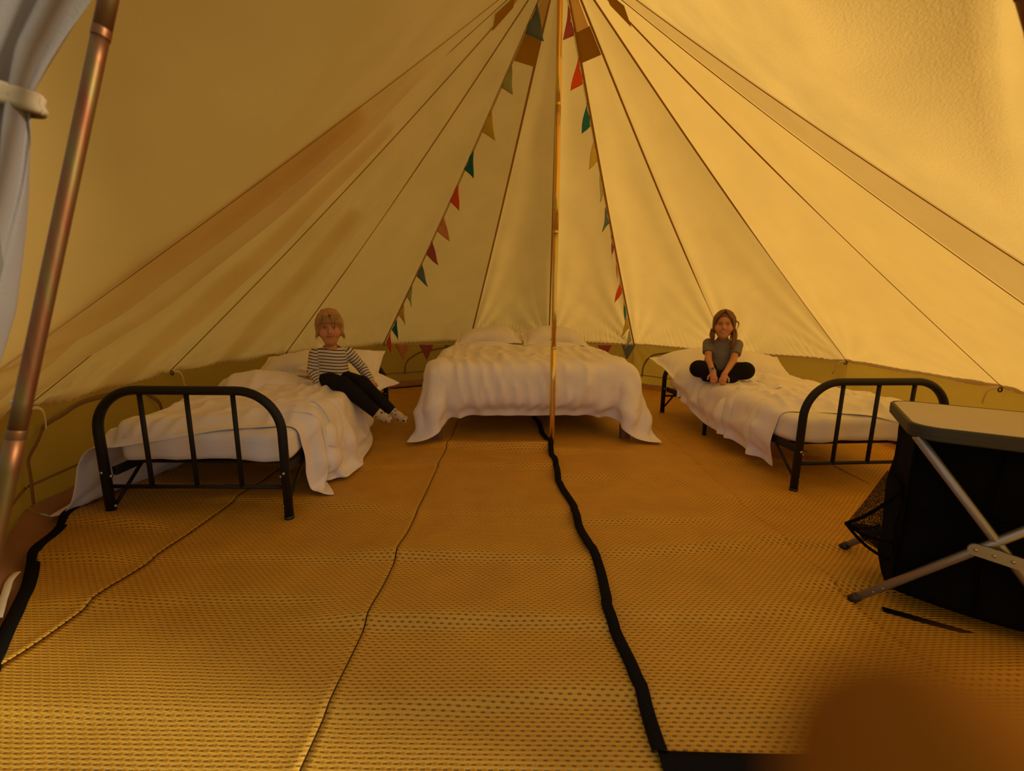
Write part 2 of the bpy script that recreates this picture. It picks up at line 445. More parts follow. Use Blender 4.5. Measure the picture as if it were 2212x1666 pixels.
# walls
def wall_strip(name, ks, label):
    w = structure(empty(name), label)
    for a, b in zip(ks[:-1], ks[1:]):
        nu, nv = 30, 24
        u = np.linspace(0, 1, nu)[:, None]; v = np.linspace(0, 1, nv)[None]
        A, B = EAVE[a], EAVE[b]
        top = A + (B - A) * u[..., None]; bot = top.copy(); bot[..., 2] = .0
        rad = top[..., :2] - CEN; rad /= np.linalg.norm(rad, axis=-1)[..., None]
        bot[..., :2] += rad * .06
        P = top + (bot - top) * v[..., None]
        P[:, 0, 2] += .05; P[:, 0, :2] += (rad * .02)[:, 0]
        d = .018 * np.sin(math.pi * u) * np.sin(math.pi * v)
        for uu, s in ((u, a), (1 - u, b + 3)):
            an = np.arctan2(uu * 1.3, v + .05); d = d + .014 * np.exp(-uu / .16) * np.sin(13 * an + s) * sstep(0, .05, uu) * sstep(0, .2, v) * (1 - v * .6)
        d = d + .006 * nzA(P)
        P[..., :2] += np.broadcast_to(rad, P.shape[:2] + (2,)) * d[..., None]
        P[..., 2] += .012 * (1 - v) * 0
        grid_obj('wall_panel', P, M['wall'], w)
        # hem seam along the lower wall and the brown valance at the floor
        f = np.linspace(0.01, .99, 24)[:, None]; hz = A + (B - A) * f; hz[:, 2] = .185
        rr = hz[:, :2] - CEN; rr /= np.linalg.norm(rr, axis=1)[:, None]; hz[:, :2] += rr * .03
        tube('wall_seam', hz, .006, M['canvas_seam'], w, seg=6)
        vb = A + (B - A) * f; G = np.zeros((24, 4, 3))
        rr = vb[:, :2] - CEN; rr /= np.linalg.norm(rr, axis=1)[:, None]
        for q, (h, o) in enumerate(((.075, .035), (.04, .01), (.012, -.03), (.008, -.12))):
            G[:, q, :2] = vb[:, :2] + rr * (o + .01 * np.sin(9 * f + q + a)); G[:, q, 2] = h + .004 * np.sin(21 * f[:, 0] + a)
        grid_obj('groundsheet_edge', G, M['pvc'], w)
    return w
def zip_arch(w, a, b, u0, u1, h0, h1, width=.022):
    """arched zip round a closed wall window"""
    A, B = EAVE[a], EAVE[b]; t = np.linspace(0, 1, 40)
    th = math.pi * (1 - t); uu = (u0 + u1) / 2 + (u1 - u0) / 2 * np.sign(np.cos(th)) * np.abs(np.cos(th)) ** .75; hh = h0 + (h1 - h0) * np.sin(th) ** .62
    P = A + (B - A) * uu[:, None]; P[:, 2] = hh + .004 * np.sin(30 * t)
    rr = P[:, :2] - CEN; rr /= np.linalg.norm(rr, axis=1)[:, None]; P[:, :2] += rr * (.02 - .006 * np.sin(40 * t))[:, None]
    ribbon(P, width, INSIDE * [1, 1, .3], .022, M['zip'], 'window_zip', w)
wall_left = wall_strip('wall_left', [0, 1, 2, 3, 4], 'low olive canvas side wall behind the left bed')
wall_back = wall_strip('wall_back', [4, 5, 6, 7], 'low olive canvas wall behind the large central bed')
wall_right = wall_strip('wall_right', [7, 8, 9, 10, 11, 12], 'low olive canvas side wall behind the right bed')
zip_arch(wall_left, 1, 2, -.02, .92, .10, .54, .03)
zip_arch(wall_back, 4, 5, .22, 1.6, .17, .50)
zip_arch(wall_right, 7, 8, .12, .95, .17, .52)
for k in range(1, 11):
    w = wall_left if k < 4 else wall_back if k < 8 else wall_right
    E = EAVE[k]; rr = np.append((E[:2] - CEN) / np.linalg.norm(E[:2] - CEN), 0); tt = np.array([-rr[1], rr[0], 0])
    c = E - rr * .035 + [0, 0, -.004]
    a = np.linspace(0, 2 * math.pi, 16, endpoint=False)
    ring = c + .014 * (np.cos(a)[:, None] * tt + np.sin(a)[:, None] * np.array([0, 0, 1.]))
    tube('eave_ring', ring, .0045, M['dark_ring'], w, seg=6, closed=True)
    t = np.linspace(0, 1, 12)[:, None]
    s = -1 if k > 5 else 1
    tie = c + tt * s * (.10 * t) * -1 + np.array([0, 0, 1.]) * (.01 + .015 * np.sin(3 * t) - .13 * t ** 1.8) - rr * (.01 + .02 * np.sin(math.pi * t))
    G = ribbon(tie, .016, INSIDE, .0, M['rope'], 'wall_tie', w)

# ground outside and groundsheet
g = np.linspace(-1, 1, 40); gx, gy = np.meshgrid(g, g, indexing='ij')
G = np.stack([gx * 40, gy * 40 + 3, -.03 + 0 * gx], -1)
structure(grid_obj('ground', G, M['grass']), 'grass outside the tent')
na, nr = 96, 40
aa = np.linspace(0, 2 * math.pi, na + 1)[:, None]; rr = np.linspace(0, 1, nr)[None]
Rm = 2.97
P = np.stack([CEN[0] + Rm * rr * np.sin(aa), CEN[1] + Rm * rr * np.cos(aa), 0 * aa * rr], -1)
P[..., 2] = .002 + (.012 * nzB(P * .8) * sstep(.9, 1.0, rr) + .004 * nzA(P * 2)) * sstep(.85, 1, rr)
structure(grid_obj('floor', P, M['pvc'], flip=True), 'brown groundsheet under the woven mats')

# ------------------------------------------------------------------ woven mats
RM = 2.88
nzF = Noise3(11, 10, .5)
RIDGE = {0: [(1.08, .010), (1.55, .014), (1.80, .009), (2.35, .010), (2.95, .012)],
         1: [(1.10, .008), (1.42, .012), (1.86, .015), (2.30, .006), (2.95, .016), (3.35, .022)],
         2: [(1.10, .007), (1.52, .014), (1.90, .013), (2.15, .009), (2.75, .010), (3.28, .016)],
         3: [(1.2, .012), (1.62, .010), (1.98, .012), (2.5, .010), (3.1, .010)],
         -1: [(1.75, .018), (2.08, .016), (2.6, .010)]}
def mat_z(x, y, pan):
    z = mat_zp(x, y, pan)
    xe = {-1: -1.54, 0: -.50, 2: 1.31}.get(pan)
    if xe is not None:
        w = sstep(xe - .35, xe, x); z = z * (1 - w) + mat_zp(x, y, pan + 1) * w
    return z
def mat_zp(x, y, pan):
    z = .014 + .004 * nzF(np.stack([x, y, x * 0], -1))
    for i, (y0, h) in enumerate(RIDGE.get(pan, [])):
        yc = y0 + .03 * np.sin(2.1 * x + i * 1.7 + pan) + .018 * np.sin(5.3 * x + i)
        d = y - yc
        z = z + 2.4 * h * (.75 + .35 * np.sin(2.6 * x + 1.3 * i + pan)) * np.where(d < 0, np.exp(-(d / .032) ** 2), np.exp(-(d / .15) ** 2))
    for i in range(4):
        z = z + .003 * np.exp(-((y - 3.9 - .6 * i - .05 * np.sin(3 * x + i)) / .09) ** 2)
    return z
def arc_y(x, s, r=RM): return CEN[1] + s * np.sqrt(np.maximum(r * r - (x - CEN[0]) ** 2, .0))
def front_y(x):
    d = np.abs(x - CEN[0]); return arc_y(x, -1) - .30 * (1 - sstep(1.1, 2.3, d))
def edge_wob(y): return .012 * np.sin(4.1 * y) + .008 * np.sin(11 * y + 1) + .006 * np.sign(np.sin(8.3 * y)) * .5

def centre_x(y): return .395 - .045 * (y - .95) + edge_wob(y) - .02 * sstep(3.4, 6, y)
def mat_panel(parent, x0, x1, pan, front=None, lift=0.):
    nx, ny = 46, 330
    x = np.linspace(x0, x1, nx)[:, None]; t = np.linspace(0, 1, ny)[None]
    lo = front_y(x); hi = arc_y(x, 1)
    if front is not None: lo = np.maximum(lo, front)
    y = lo + (hi - lo) * t; X = x + 0 * y
    if pan == 1: X = x0 + (x - x0) / (x1 - x0) * (centre_x(y) + .004 - x0)
    if pan == 2: X = x1 - (x1 - x) / (x1 - x0) * (x1 - centre_x(y) + .004)
    z = mat_z(X, y, pan) + lift
    # the lapped edge of each strip stands a little proud
    z = z + .005 * sstep(x1 - .05, x1, X) * (pan != 3) * (pan != 1) + .004 * sstep(x0 + .04, x0, X)
    o = grid_obj('mat_strip', np.stack([X, y, z], -1), M['weave'], parent, thick=.004)
    return o
def binding(parent, pts, width, name='edge_binding'):
    P = np.asarray(pts, float); T = np.gradient(P, axis=0); T[:, 2] = 0; T /= np.linalg.norm(T, axis=1)[:, None]
    S = np.stack([-T[:, 1], T[:, 0], 0 * T[:, 0]], 1); w = width / 2
    up = np.array([0, 0, 1.])
    Gd = np.stack([P - S * w - up * .006, P - S * w * .9 + up * .004, P + S * w * .9 + up * .004, P + S * w - up * .006], 1)
    return grid_obj(name, Gd, M['binding'], parent)
mat_l = tag(empty('floor_mat', (0, 0, 0)), 'large woven straw mat covering the left half of the floor, black edged', 'floor mat', 'woven floor mats')
mat_r = tag(empty('floor_mat', (0, 0, 0)), 'large woven straw mat right of the black centre strip, running under the table', 'floor mat', 'woven floor mats')
mat_panel(mat_l, -2.45, -1.54, -1, lift=.006); mat_panel(mat_l, -1.54, -.505, 0); mat_panel(mat_l, -.50, .37, 1)
mat_panel(mat_r, .35, 1.31, 2, front=.945, lift=.004); mat_panel(mat_r, 1.305, 2.28, 3, front=.945); mat_panel(mat_r, 2.28, 3.0, 4, front=1.2)
ys = np.linspace(.95, 6.2, 200); xs = centre_x(ys)
binding(mat_r, np.stack([xs, ys, np.maximum(mat_z(xs, ys, 2) + .004, mat_z(xs, ys, 1)) + .016], 1), .040)
xs = np.linspace(.375, 2.1, 60); binding(mat_r, np.stack([xs, .945 - .02 * np.sin(2 * xs) + 0 * xs, mat_z(xs, xs * 0 + .945, 2) + .013], 1), .055)
al = np.radians(np.linspace(-168, -20, 160)); rr_ = RM + .008 * np.sin(14 * al) + .006 * np.sin(31 * al)
bx_, by_ = CEN[0] + rr_ * np.sin(al), CEN[1] + rr_ * np.cos(al)
by_ = by_ - np.where(np.cos(al) < 0, .30 * (1 - sstep(1.1, 2.3, np.abs(bx_ - CEN[0]))), 0)
binding(mat_l, np.stack([bx_, by_, mat_z(bx_, by_, -1) + .008], 1), .048)
al = np.radians(np.linspace(15, 140, 120)); bx_, by_ = CEN[0] + RM * np.sin(al), CEN[1] + RM * np.cos(al)
binding(mat_r, np.stack([bx_, by_, mat_z(bx_, by_, 3) + .006], 1), .05)

# ------------------------------------------------------------------ poles
def pole(name, path, r, mat, joints, label):
    o = tag(empty(name, tuple(path[0])), label, 'pole')
    base = np.array(path[0], float); pth = np.asarray(path, float) - base
    seglen = np.r_[0, np.cumsum(np.linalg.norm(np.diff(pth, axis=0), axis=1))]
    def at(s): return np.array([np.interp(s, seglen, pth[:, q]) for q in range(3)])
    cuts = [0] + joints + [seglen[-1]]
    for i, (a, b) in enumerate(zip(cuts[:-1], cuts[1:])):
        ss = np.linspace(a, b, 14 if len(path) > 2 else 4)
        tube('pole_section', [at(s) for s in ss], r * (1.0 if i % 2 == 0 else .94), mat, o, seg=20)
    for j in joints:
        tube('joint_collar', [at(j - .012), at(j - .010), at(j + .004), at(j + .006)], [r * 1.0, r * 1.025, r * 1.025, r * 1.0], mat, o, seg=20)
    for j in joints[:2]:
        c = at(j + .06) + np.array([-r * .98, -r * .2, 0]); tube('spring_button', [c, c + [-.004, 0, 0]], .004, M['steel'], o, seg=8)
    return o
pole('centre_pole', [(CEN[0], 3.415, .012), (APEX[0], 3.425, 3.38)], .021, M['brass'], [.78, 1.62, 2.46], 'tall gold metal pole standing at the foot of the central bed')
lp = rounded_path([(-1.115, .65, -.02), (-.682, 1.048, 2.10), (.08, 1.0, 2.42)], .10)
pole('door_frame_pole', lp, .0148, M['copper'], [.94, 1.71], 'coppery metal door frame pole beside the tied curtain at left edge')
rp = rounded_path([(1.34, .70, -.02), (.955, .95, 1.66), (.815, 1.04, 2.10), (.12, 1.0, 2.44)], .10)
pole('door_frame_pole', rp, .0148, M['copper'], [.86, 1.80], 'dark door frame pole just visible in the top right corner')

# ------------------------------------------------------------------ curtain
def curtain():
    o = tag(empty('door_curtain', (-1.20, 1.02, .5)), 'sheer white curtain gathered by a cream tie at the left edge', 'curtain')
    base = np.array([-1.20, 1.02, .5]); TIE = 1.545
    nz_, na_ = 90, 150
    z = np.linspace(2.15, .55, nz_); a = np.linspace(0, 2 * math.pi, na_)
    hw = np.interp(z, [.55, .80, 1.10, 1.35, 1.47, TIE, 1.62, 1.80, 2.15], [.08, .11, .135, .155, .155, .150, .17, .26, .46])
    cxx = np.interp(z, [.55, .80, 1.10, 1.40, TIE, 1.8, 2.15], [-1.45, -1.36, -1.255, -1.175, -1.145, -1.10, -.99])
    dep = np.interp(z, [.55, 1.1, 1.47, TIE, 1.62, 2.15], [.05, .07, .055, .035, .05, .06])
    yb = np.interp(z, [.55, 1.1, TIE, 2.15], [.96, .99, 1.02, 1.10])
    amp = np.interp(np.abs(z - TIE), [0, .08, .3], [.16, .30, .42])
    ph = 9 * a[None] + 1.7 * np.sin(2 * a[None] + 3 * z[:, None]) + 2.0 * (z[:, None] - TIE)
    rad = 1 + amp[:, None] * np.sin(ph) * .5 + .08 * np.sin(4 * a[None] + 5 * z[:, None])
    X = cxx[:, None] + hw[:, None] * np.cos(a)[None] * (1 + .06 * np.sin(ph)); Y = yb[:, None] + dep[:, None] * np.sin(a)[None] * rad + .018 * np.sin(14 * np.cos(a)[None] * 1.6 + 2 * z[:, None])
    P = np.stack([X, Y, z[:, None] + 0 * X], -1) - base
    grid_obj('sheer_drape', P, M['curtain'], o)
    # second, lower layer hanging in front
    z2 = np.linspace(1.50, .85, 40); w = np.linspace(-1, 1, 60)
    X = np.interp(z2, [.85, 1.2, 1.5], [-1.36, -1.20, -1.135])[:, None] + w[None] * np.interp(z2, [.85, 1.2, 1.5], [.10, .14, .12])[:, None]
    Y = .93 + .018 * np.sin(9 * w[None] + 6 * z2[:, None]) + .05 * w[None] ** 2
    grid_obj('sheer_overlap', np.stack([X, Y, z2[:, None] + 0 * X], -1) - base, M['curtain'], o)
    a = np.linspace(0, 2 * math.pi, 60, endpoint=False)
    ring = np.stack([-1.145 + .165 * np.cos(a), 1.02 + .062 * np.sin(a), TIE + .01 - .028 * np.cos(a)], 1) - base
    G = []
    for dz, dr in ((-.021, .0), (-.012, .006), (0., .002), (.012, .006), (.021, 0)):
        c = ring.copy(); c[:, 2] += dz; c[:, :2] *= 1 + dr * 6; G.append(np.vstack([c, c[:1]]))
    t = grid_obj('curtain_tie', np.stack(G, 1), principled('cotton_tie', (.40, .27, .12), .9, bump=.15, bscale=60), o, thick=.004); t['label'] = 'cream cotton tie band'
curtain()

# ------------------------------------------------------------------ bunting
def bunting():
    o = tag(empty('bunting', tuple(EAVE[4])), 'pastel triangle flag bunting strung from the pole down to both sides of the central bed', 'bunting')
    base = EAVE[4]
    e4 = EAVE[4] + np.array([.05, -.08, .01]); e7 = EAVE[7] + np.array([-.05, -.09, .01])
    tl = np.array([.205, 3.46, 3.22]); tr = np.array([.33, 3.50, 3.22])
    cyc = ['slate', 'cream', 'yellow', 'teal', 'red', 'peach', 'mauve']
    runs = [('l', tl, e4, .02), ('h', e4, e7, .012), ('r', e7, tr, .02)]
    full = []
    k = 0
    def run(A, B, sag, ts, cols, tipside=0, w=.185, h=.21):
        Ln = np.linalg.norm(B - A); s = (B - A) / Ln
        f = np.linspace(0, 1, 40)[:, None]; path = A + (B - A) * f; path[:, 2] -= sag * np.sin(math.pi * f[:, 0]); full.append(path)
        down = np.array([0, 0, -1.]); n = down - s * (down @ s); n /= np.linalg.norm(n)
        side = np.cross(s, n)
        for i, (t, c) in enumerate(zip(ts, cols)):
            mid = A + (B - A) * t; mid[2] -= sag * math.sin(math.pi * t)
            rr = np.random.RandomState(int(t * 1000) + len(c)); tw = rr.uniform(-.25, .25) + tipside
            nn = n * math.cos(tw) + side * math.sin(tw)
            sk = .25 * (s @ down)        # the free corner swings downhill
            m_ = 8; V = []; Fc = []; idx = {}
            for a in range(m_ + 1):
                for b in range(m_ + 1 - a):
                    uu = -1 + (2 * b + a) / m_; q = a / m_
                    p = mid + s * (uu * w / 2) + (nn + s * sk) * h * q + side * (.014 * math.sin(3.1 * q + 2 * uu + i) * q + .006 * math.sin(5 * uu + i))
                    idx[(a, b)] = len(V); V.append(p - base)
            for a in range(m_):
                for b in range(m_ - a):
                    Fc.append((idx[(a, b)], idx[(a, b + 1)], idx[(a + 1, b)]))
                    if b < m_ - a - 1: Fc.append((idx[(a, b + 1)], idx[(a + 1, b + 1)], idx[(a + 1, b)]))
            fo = new_obj('flag', mesh_of('flag', V, Fc), FM[c], o)
            md = fo.modifiers.new('thickness', 'SOLIDIFY'); md.thickness = .002
            fo['label'] = {'slate': 'slate blue', 'cream': 'pale sage', 'yellow': 'yellow', 'teal': 'teal', 'red': 'orange red', 'peach': 'peach', 'mauve': 'mauve'}[c] + ' cloth flag'
    tsl = [.055, .152, .243, .333, .418, .508, .588, .668, .752, .832, .902, .968]
    run(tl, e4, .02, tsl, [cyc[i % 7] for i in range(12)])
    tsh = [.065, .16, .26, .36, .46, .56, .66, .78, .885, .985]
    run(e4, e7, .012, tsh, [cyc[(12 + i) % 7] for i in range(10)])
    tsr = [.05, .115, .19, .275, .36, .445, .53, .615, .70, .78, .865, .95]
    run(e7, tr, .02, tsr, ['cream', 'yellow', 'teal', 'red', 'peach', 'mauve', 'slate', 'cream', 'yellow', 'teal', 'red', 'mauve'], tipside=0)
    tube('bunting_cord', np.concatenate([full[0], full[1][1:], full[2][1:]]) - base, .0028, M['cord'], o, seg=6)
bunting()

# ------------------------------------------------------------------ cloth draping (position based, grid of springs)
def rbox_push(P, c, h, r, eps):
    """keep points outside a rounded box; returns corrected points and contact mask"""
    q = P - c; s = np.where(q < 0, -1., 1.); q = np.abs(q) - (h - r)
    outside = np.maximum(q, 0); lo = np.linalg.norm(outside, axis=-1)
    inn = np.minimum(q.max(-1), 0); d = lo + inn - r
    n = np.where((lo > 1e-6)[..., None], outside / (lo[..., None] + 1e-9), (q == q.max(-1, keepdims=True)).astype(float)) * s
    hit = d < eps
    return P + n * np.where(hit, eps - d, 0)[..., None], hit

def drape(P0, rest, boxes=(), ells=(), floor=.03, steps=130, iters=9, seed=0, stretch=1.0, extra=None, bend=.12):
    n, m = P0.shape[:2]; P = P0.copy(); Q = P.copy()
    ru, rv = rest[0] * stretch, rest[1] * stretch; rd = math.hypot(ru, rv)
    g = np.array([0, 0, -9.8]) * (1 / 55.) ** 2 * .10
    def con(a, b, L0, k):
        d = b - a; l = np.linalg.norm(d, axis=-1, keepdims=True) + 1e-9
        c = d * ((l - L0) / l * .5 * k); return a + c, b - c
    def sweep(sa, sb, L0, k):
        A, B = con(P[sa], P[sb], L0, k); P[sa] = A; P[sb] = B
    S = slice
    for st in range(steps):
        vel = (P - Q) * .965; vl = np.linalg.norm(vel, axis=-1, keepdims=True); vel *= np.minimum(1, .03 / (vl + 1e-9))
        Q = P.copy(); P = P + vel + g
        for it in range(iters):
            for o in (0, 1):
                e = (n - o) // 2 * 2
                sweep((S(o, o + e, 2), S(None)), (S(o + 1, o + e, 2), S(None)), ru, 1.)if e > 0 else None
                e2 = (m - o) // 2 * 2
                sweep((S(None), S(o, o + e2, 2)), (S(None), S(o + 1, o + e2, 2)), rv, 1.)
            for o in (0, 1):
                e = (n - o) // 2 * 2
                for (ca, cb) in ((S(0, m - 1), S(1, m)), (S(1, m), S(0, m - 1))):
                    sweep((S(o, o + e, 2), ca), (S(o + 1, o + e, 2), cb), rd, .25)
            for o in (0, 1):
                # bending: neighbours two apart
                ia = np.arange(o, n - 2, 4); ia = np.concatenate([ia, ia + 1]); ia = ia[ia < n - 2]
                A, B = con(P[ia], P[ia + 2], 2 * ru, bend); P[ia] = A; P[ia + 2] = B
                ja = np.arange(o, m - 2, 4); ja = np.concatenate([ja, ja + 1]); ja = ja[ja < m - 2]
                A, B = con(P[:, ja], P[:, ja + 2], 2 * rv, bend); P[:, ja] = A; P[:, ja + 2] = B
        con_mask = np.zeros((n, m), bool)
        for (c, h, r) in boxes:
            P, hit = rbox_push(P, np.array(c), np.array(h), r, .006); con_mask |= hit
        for (c, h) in ells:
            q = (P - np.array(c)) / np.array(h); l = np.linalg.norm(q, axis=-1, keepdims=True)
            hit = l[..., 0] < 1; P = np.where(hit[..., None], np.array(c) + q / (l + 1e-9) * np.array(h), P); con_mask |= hit
        lowm = P[..., 2] < floor; P[..., 2] = np.maximum(P[..., 2], floor); con_mask |= lowm
        if extra is not None: P = extra(P)
        Q = np.where(con_mask[..., None], Q + (P - Q) * .75, Q)
    return P

def normals(P):
    du = np.gradient(P, axis=0); dv = np.gradient(P, axis=1); n_ = np.cross(du, dv)
    return n_ / (np.linalg.norm(n_, axis=-1, keepdims=True) + 1e-9)

def smooth2(P, k=1):
    for _ in range(k):
        Q = P.copy(); Q[1:-1] = (P[:-2] + 2 * P[1:-1] + P[2:]) / 4; P = Q.copy(); Q[:, 1:-1] = (P[:, :-2] + 2 * P[:, 1:-1] + P[:, 2:]) / 4; P = Q
    return P

def wrinkles(P, seed):
    """long soft creases with sharp crests, bent by a slow warp"""
    r = np.random.RandomState(seed); w1 = Noise3(seed + 2, 10, .9); w2 = Noise3(seed + 3, 10, 1.7); s = 0
    for i in range(5):
        a = r.uniform(-.7, .7) + (.0 if i % 2 else .5); k = r.uniform(34, 62)
        ph = k * (P[..., 0] * math.cos(a) + P[..., 1] * math.sin(a) * .5 + P[..., 2] * .25 * r.uniform(-1, 1)) + 2.6 * w1(P + i) + 1.4 * w2(P - i)
        c = (1 - np.abs(np.sin(ph * .5))) ** 2.2
        s = s + c * sstep(.0, .9, w2(P * .9 + 5 * i) + .15)
    return s - .5

def puffed(name, P, size, parent=None, puff=.030, rim=.005, flange=.05, mat=None, seed=1, lump=.008, crease=.007):
    """closed quilt mesh around a draped sheet: thin stitched rim, filled middle"""
    n, m = P.shape[:2]
    nr = normals(P)
    if nr[n // 2, m // 2, 2] < 0: nr = -nr; flip = True
    else: flip = False
    eu = np.minimum(np.arange(n), np.arange(n)[::-1])[:, None] * size[0] / (n - 1); ev = np.minimum(np.arange(m), np.arange(m)[::-1])[None] * size[1] / (m - 1)
    e = np.minimum(eu, ev)
    th = rim + puff * sstep(flange, flange + .10, e) - .003 * np.exp(-((e - flange) / .012) ** 2)
    nz = Noise3(seed, 14, 2.6); th = th + lump * nz(P) * sstep(flange, flange + .12, e)
    th = np.maximum(th, .003)
    P = P + nr * (crease * wrinkles(P, seed) * sstep(0, .10, e))[..., None]
    top = P + nr * (th * .75)[..., None]; bot = P - nr * (th * .25)[..., None]
    V = np.concatenate([top.reshape(-1, 3), bot.reshape(-1, 3)]); k = n * m
    Fc = [tuple(q) for q in grid_faces(n, m, 0, flip=flip)] + [tuple(q) for q in grid_faces(n, m, k, flip=not flip)]
    idx = np.arange(k).reshape(n, m)
    loop = np.concatenate([idx[0, :-1], idx[:-1, -1], idx[-1, :0:-1], idx[:0:-1, 0]])
    for a, b in zip(loop, np.roll(loop, -1)): Fc.append((a, b, b + k, a + k) if not flip else (b, a, a + k, b + k))
    o = new_obj(name, mesh_of(name, V, Fc), mat or M['linen'], parent)
    md = o.modifiers.new('smooth', 'SUBSURF'); md.levels = 1; md.render_levels = 1
    return o

def to_world(P, org, rz):
    c, s = math.cos(rz), math.sin(rz)
    return np.stack([org[0] + c * P[..., 0] - s * P[..., 1], org[1] + s * P[..., 0] + c * P[..., 1], P[..., 2]], -1)

def pillow(name, loc, rot, size=(.70, .46, .15), label='', seed=1, flange=.045, group='white pillows'):
    n, m = 56, 44; u = np.linspace(-1, 1, n)[:, None] + np.zeros((1, m)); v = np.linspace(-1, 1, m)[None] + np.zeros((n, 1))
    fu, fv = 1 - flange / (size[0] / 2), 1 - flange / (size[1] / 2)
    pu, pv = np.clip(np.abs(u) / fu, 0, 1), np.clip(np.abs(v) / fv, 0, 1)
    prof = ((1 - pu ** 3.2) * (1 - pv ** 3.2)) ** .55
    shr = 1 - .07 * (1 - np.abs(v)) ** 0 * (1 - prof) * 0
    X = u * size[0] / 2 * (1 - .05 * (1 - np.abs(v) ** 2)); Y = v * size[1] / 2 * (1 - .06 * (1 - np.abs(u) ** 2))
    nz = Noise3(seed, 14, 6.); nz2 = Noise3(seed + 9, 14, 2.2); base = np.stack([X, Y, 0 * X], -1)
    wr = .006 * nz(base * [1, 1, 1]) * (1 - prof * .6) + .012 * nz2(base) * prof ** .5
    rad = np.arctan2(Y, X); wr = wr + .006 * np.sin(22 * rad) * np.exp(-((prof - .35) / .25) ** 2)
    wob = .012 * nz2(base + 3.)
    T = size[2] / 2 * prof
    V = np.concatenate([np.stack([X, Y, T * 1.1 + wr + .003 + wob], -1).reshape(-1, 3), np.stack([X, Y, -T * .9 + wr * .4 - .003 + wob], -1).reshape(-1, 3)])
    k = n * m; idx = np.arange(k).reshape(n, m)
    Fc = [tuple(q) for q in grid_faces(n, m, 0)] + [tuple(q) for q in grid_faces(n, m, k, flip=True)]
    loop = np.concatenate([idx[0, :-1], idx[:-1, -1], idx[-1, :0:-1], idx[:0:-1, 0]])
    for a, b in zip(loop, np.roll(loop, -1)): Fc.append((a, b, b + k, a + k))
    o = new_obj(name, mesh_of(name, V, Fc), M['linen'])
    md = o.modifiers.new('smooth', 'SUBSURF'); md.levels = 1; md.render_levels = 1
    o.location = loc; o.rotation_euler = rot
    return tag(o, label, 'pillow', group)

def mattress(name, org, rz, hw, y0, y1, z0, z1, label, r=.05, group='white mattresses', seed=2):
    n, m = 60, 90
    a = np.linspace(-1, 1, n)[:, None] + np.zeros((1, m)); b = np.linspace(-1, 1, m)[None] + np.zeros((n, 1))
    bm = bmesh.new(); bmesh.ops.create_cube(bm, size=1.0)
    bmesh.ops.subdivide_edges(bm, edges=bm.edges[:], cuts=24, use_grid_fill=True)
    V = np.array([v.co[:] for v in bm.verts])
    h = np.array([hw, (y1 - y0) / 2, (z1 - z0) / 2]); P = V * 2 * h
    q = np.abs(P) - (h - r); qq = np.maximum(q, 0); l = np.linalg.norm(qq, axis=1, keepdims=True)
    core = np.clip(P, -(h - r), h - r); n_ = np.where(l > 0, qq / (l + 1e-9), 0) * np.sign(P); P = np.where(l > 1e-6, core + n_ * r, P)
    nz = Noise3(seed, 14, 2.4); nz2 = Noise3(seed + 4, 14, 7.)
    nn = P / h; nn /= np.linalg.norm(nn, axis=1, keepdims=True)
    P = P + nn * (.010 * nz(P) + .003 * nz2(P))[:, None]
    P = P + np.array([0, (y0 + y1) / 2, (z0 + z1) / 2])
    for v, p in zip(bm.verts, P): v.co = p
    me = bpy.data.meshes.new(name); bm.to_mesh(me); bm.free()
    o = new_obj(name, me, M['sheet']); o.location = (org[0], org[1], 0); o.rotation_euler = (0, 0, rz)
    return tag(o, label, 'mattress', group)

# ------------------------------------------------------------------ beds
def end_frame(parent, y, hw, top, name, bars=3, low=.19, r=.0225, rad=.21):
    e = empty(name); e.parent = parent
    pth = rounded_path([(-hw, y, .012), (-hw, y, top), (hw, y, top), (hw, y, .012)], rad, 12)
    tube('hoop_tube', pth, r, M['black_metal'], e, seg=14)
    tube('lower_bar', [(-hw, y, low), (hw, y, low)], .0105, M['black_metal'], e)
    for i in range(bars):
        x = -hw + 2 * hw * (i + 1) / (bars + 1)
        tube('spindle', [(x, y, low), (x, y, top)], .0115, M['black_metal'], e)
    for s in (-1, 1):
        for z in (.085, .245):
            c = np.array([s * (hw - .02), y - .0 + .0, z])
            tube('bolt', [c + [-s * .012, 0, 0], c + [s * .002, 0, 0]], .008, M['steel'], e, seg=8)
        c = np.array([s * hw, y - .0185, .27]); tube('bolt', [c, c + [0, -.008, 0]], .008, M['steel'], e, seg=8)
        tube('foot_cap', [(s * hw, y, .010), (s * hw, y, .035)], r * 1.08, M['black_plastic'], e, seg=14)
    return e

def single_bed(org, rz, label):
    b = tag(empty('bed_frame', (org[0], org[1], 0), rz), label, 'bed frame', 'black metal single bed frames')
    hw, Ln = .452, 1.98
    end_frame(b, 0, hw, .69, 'footboard'); end_frame(b, Ln, hw, .575, 'headboard')
    for s in (-1, 1):
        box('side_rail', (s * (hw - .030), Ln / 2, .265), (.025, Ln - .04, .045), M['black_metal'], b)
        for y in (.02, Ln - .02):
            y2 = .22 if y < 1 else Ln - .22
            tube('brace', [(s * (hw - .012), y, .085), (s * (hw - .012), y2, .245)], .009, M['black_metal'], b, seg=8)
    for y in (.16, .5, .85, 1.16, 1.5, 1.82):
        box('slat', (0, y, .272), (2 * hw - .04, .05, .012), M['black_metal'], b)
    for x in (-hw + .03, 0, hw - .03):
        tube('mid_leg', [(x, 1.16, .02), (x, 1.16, .26)], .017, M['black_metal'], b, seg=10)
    return b

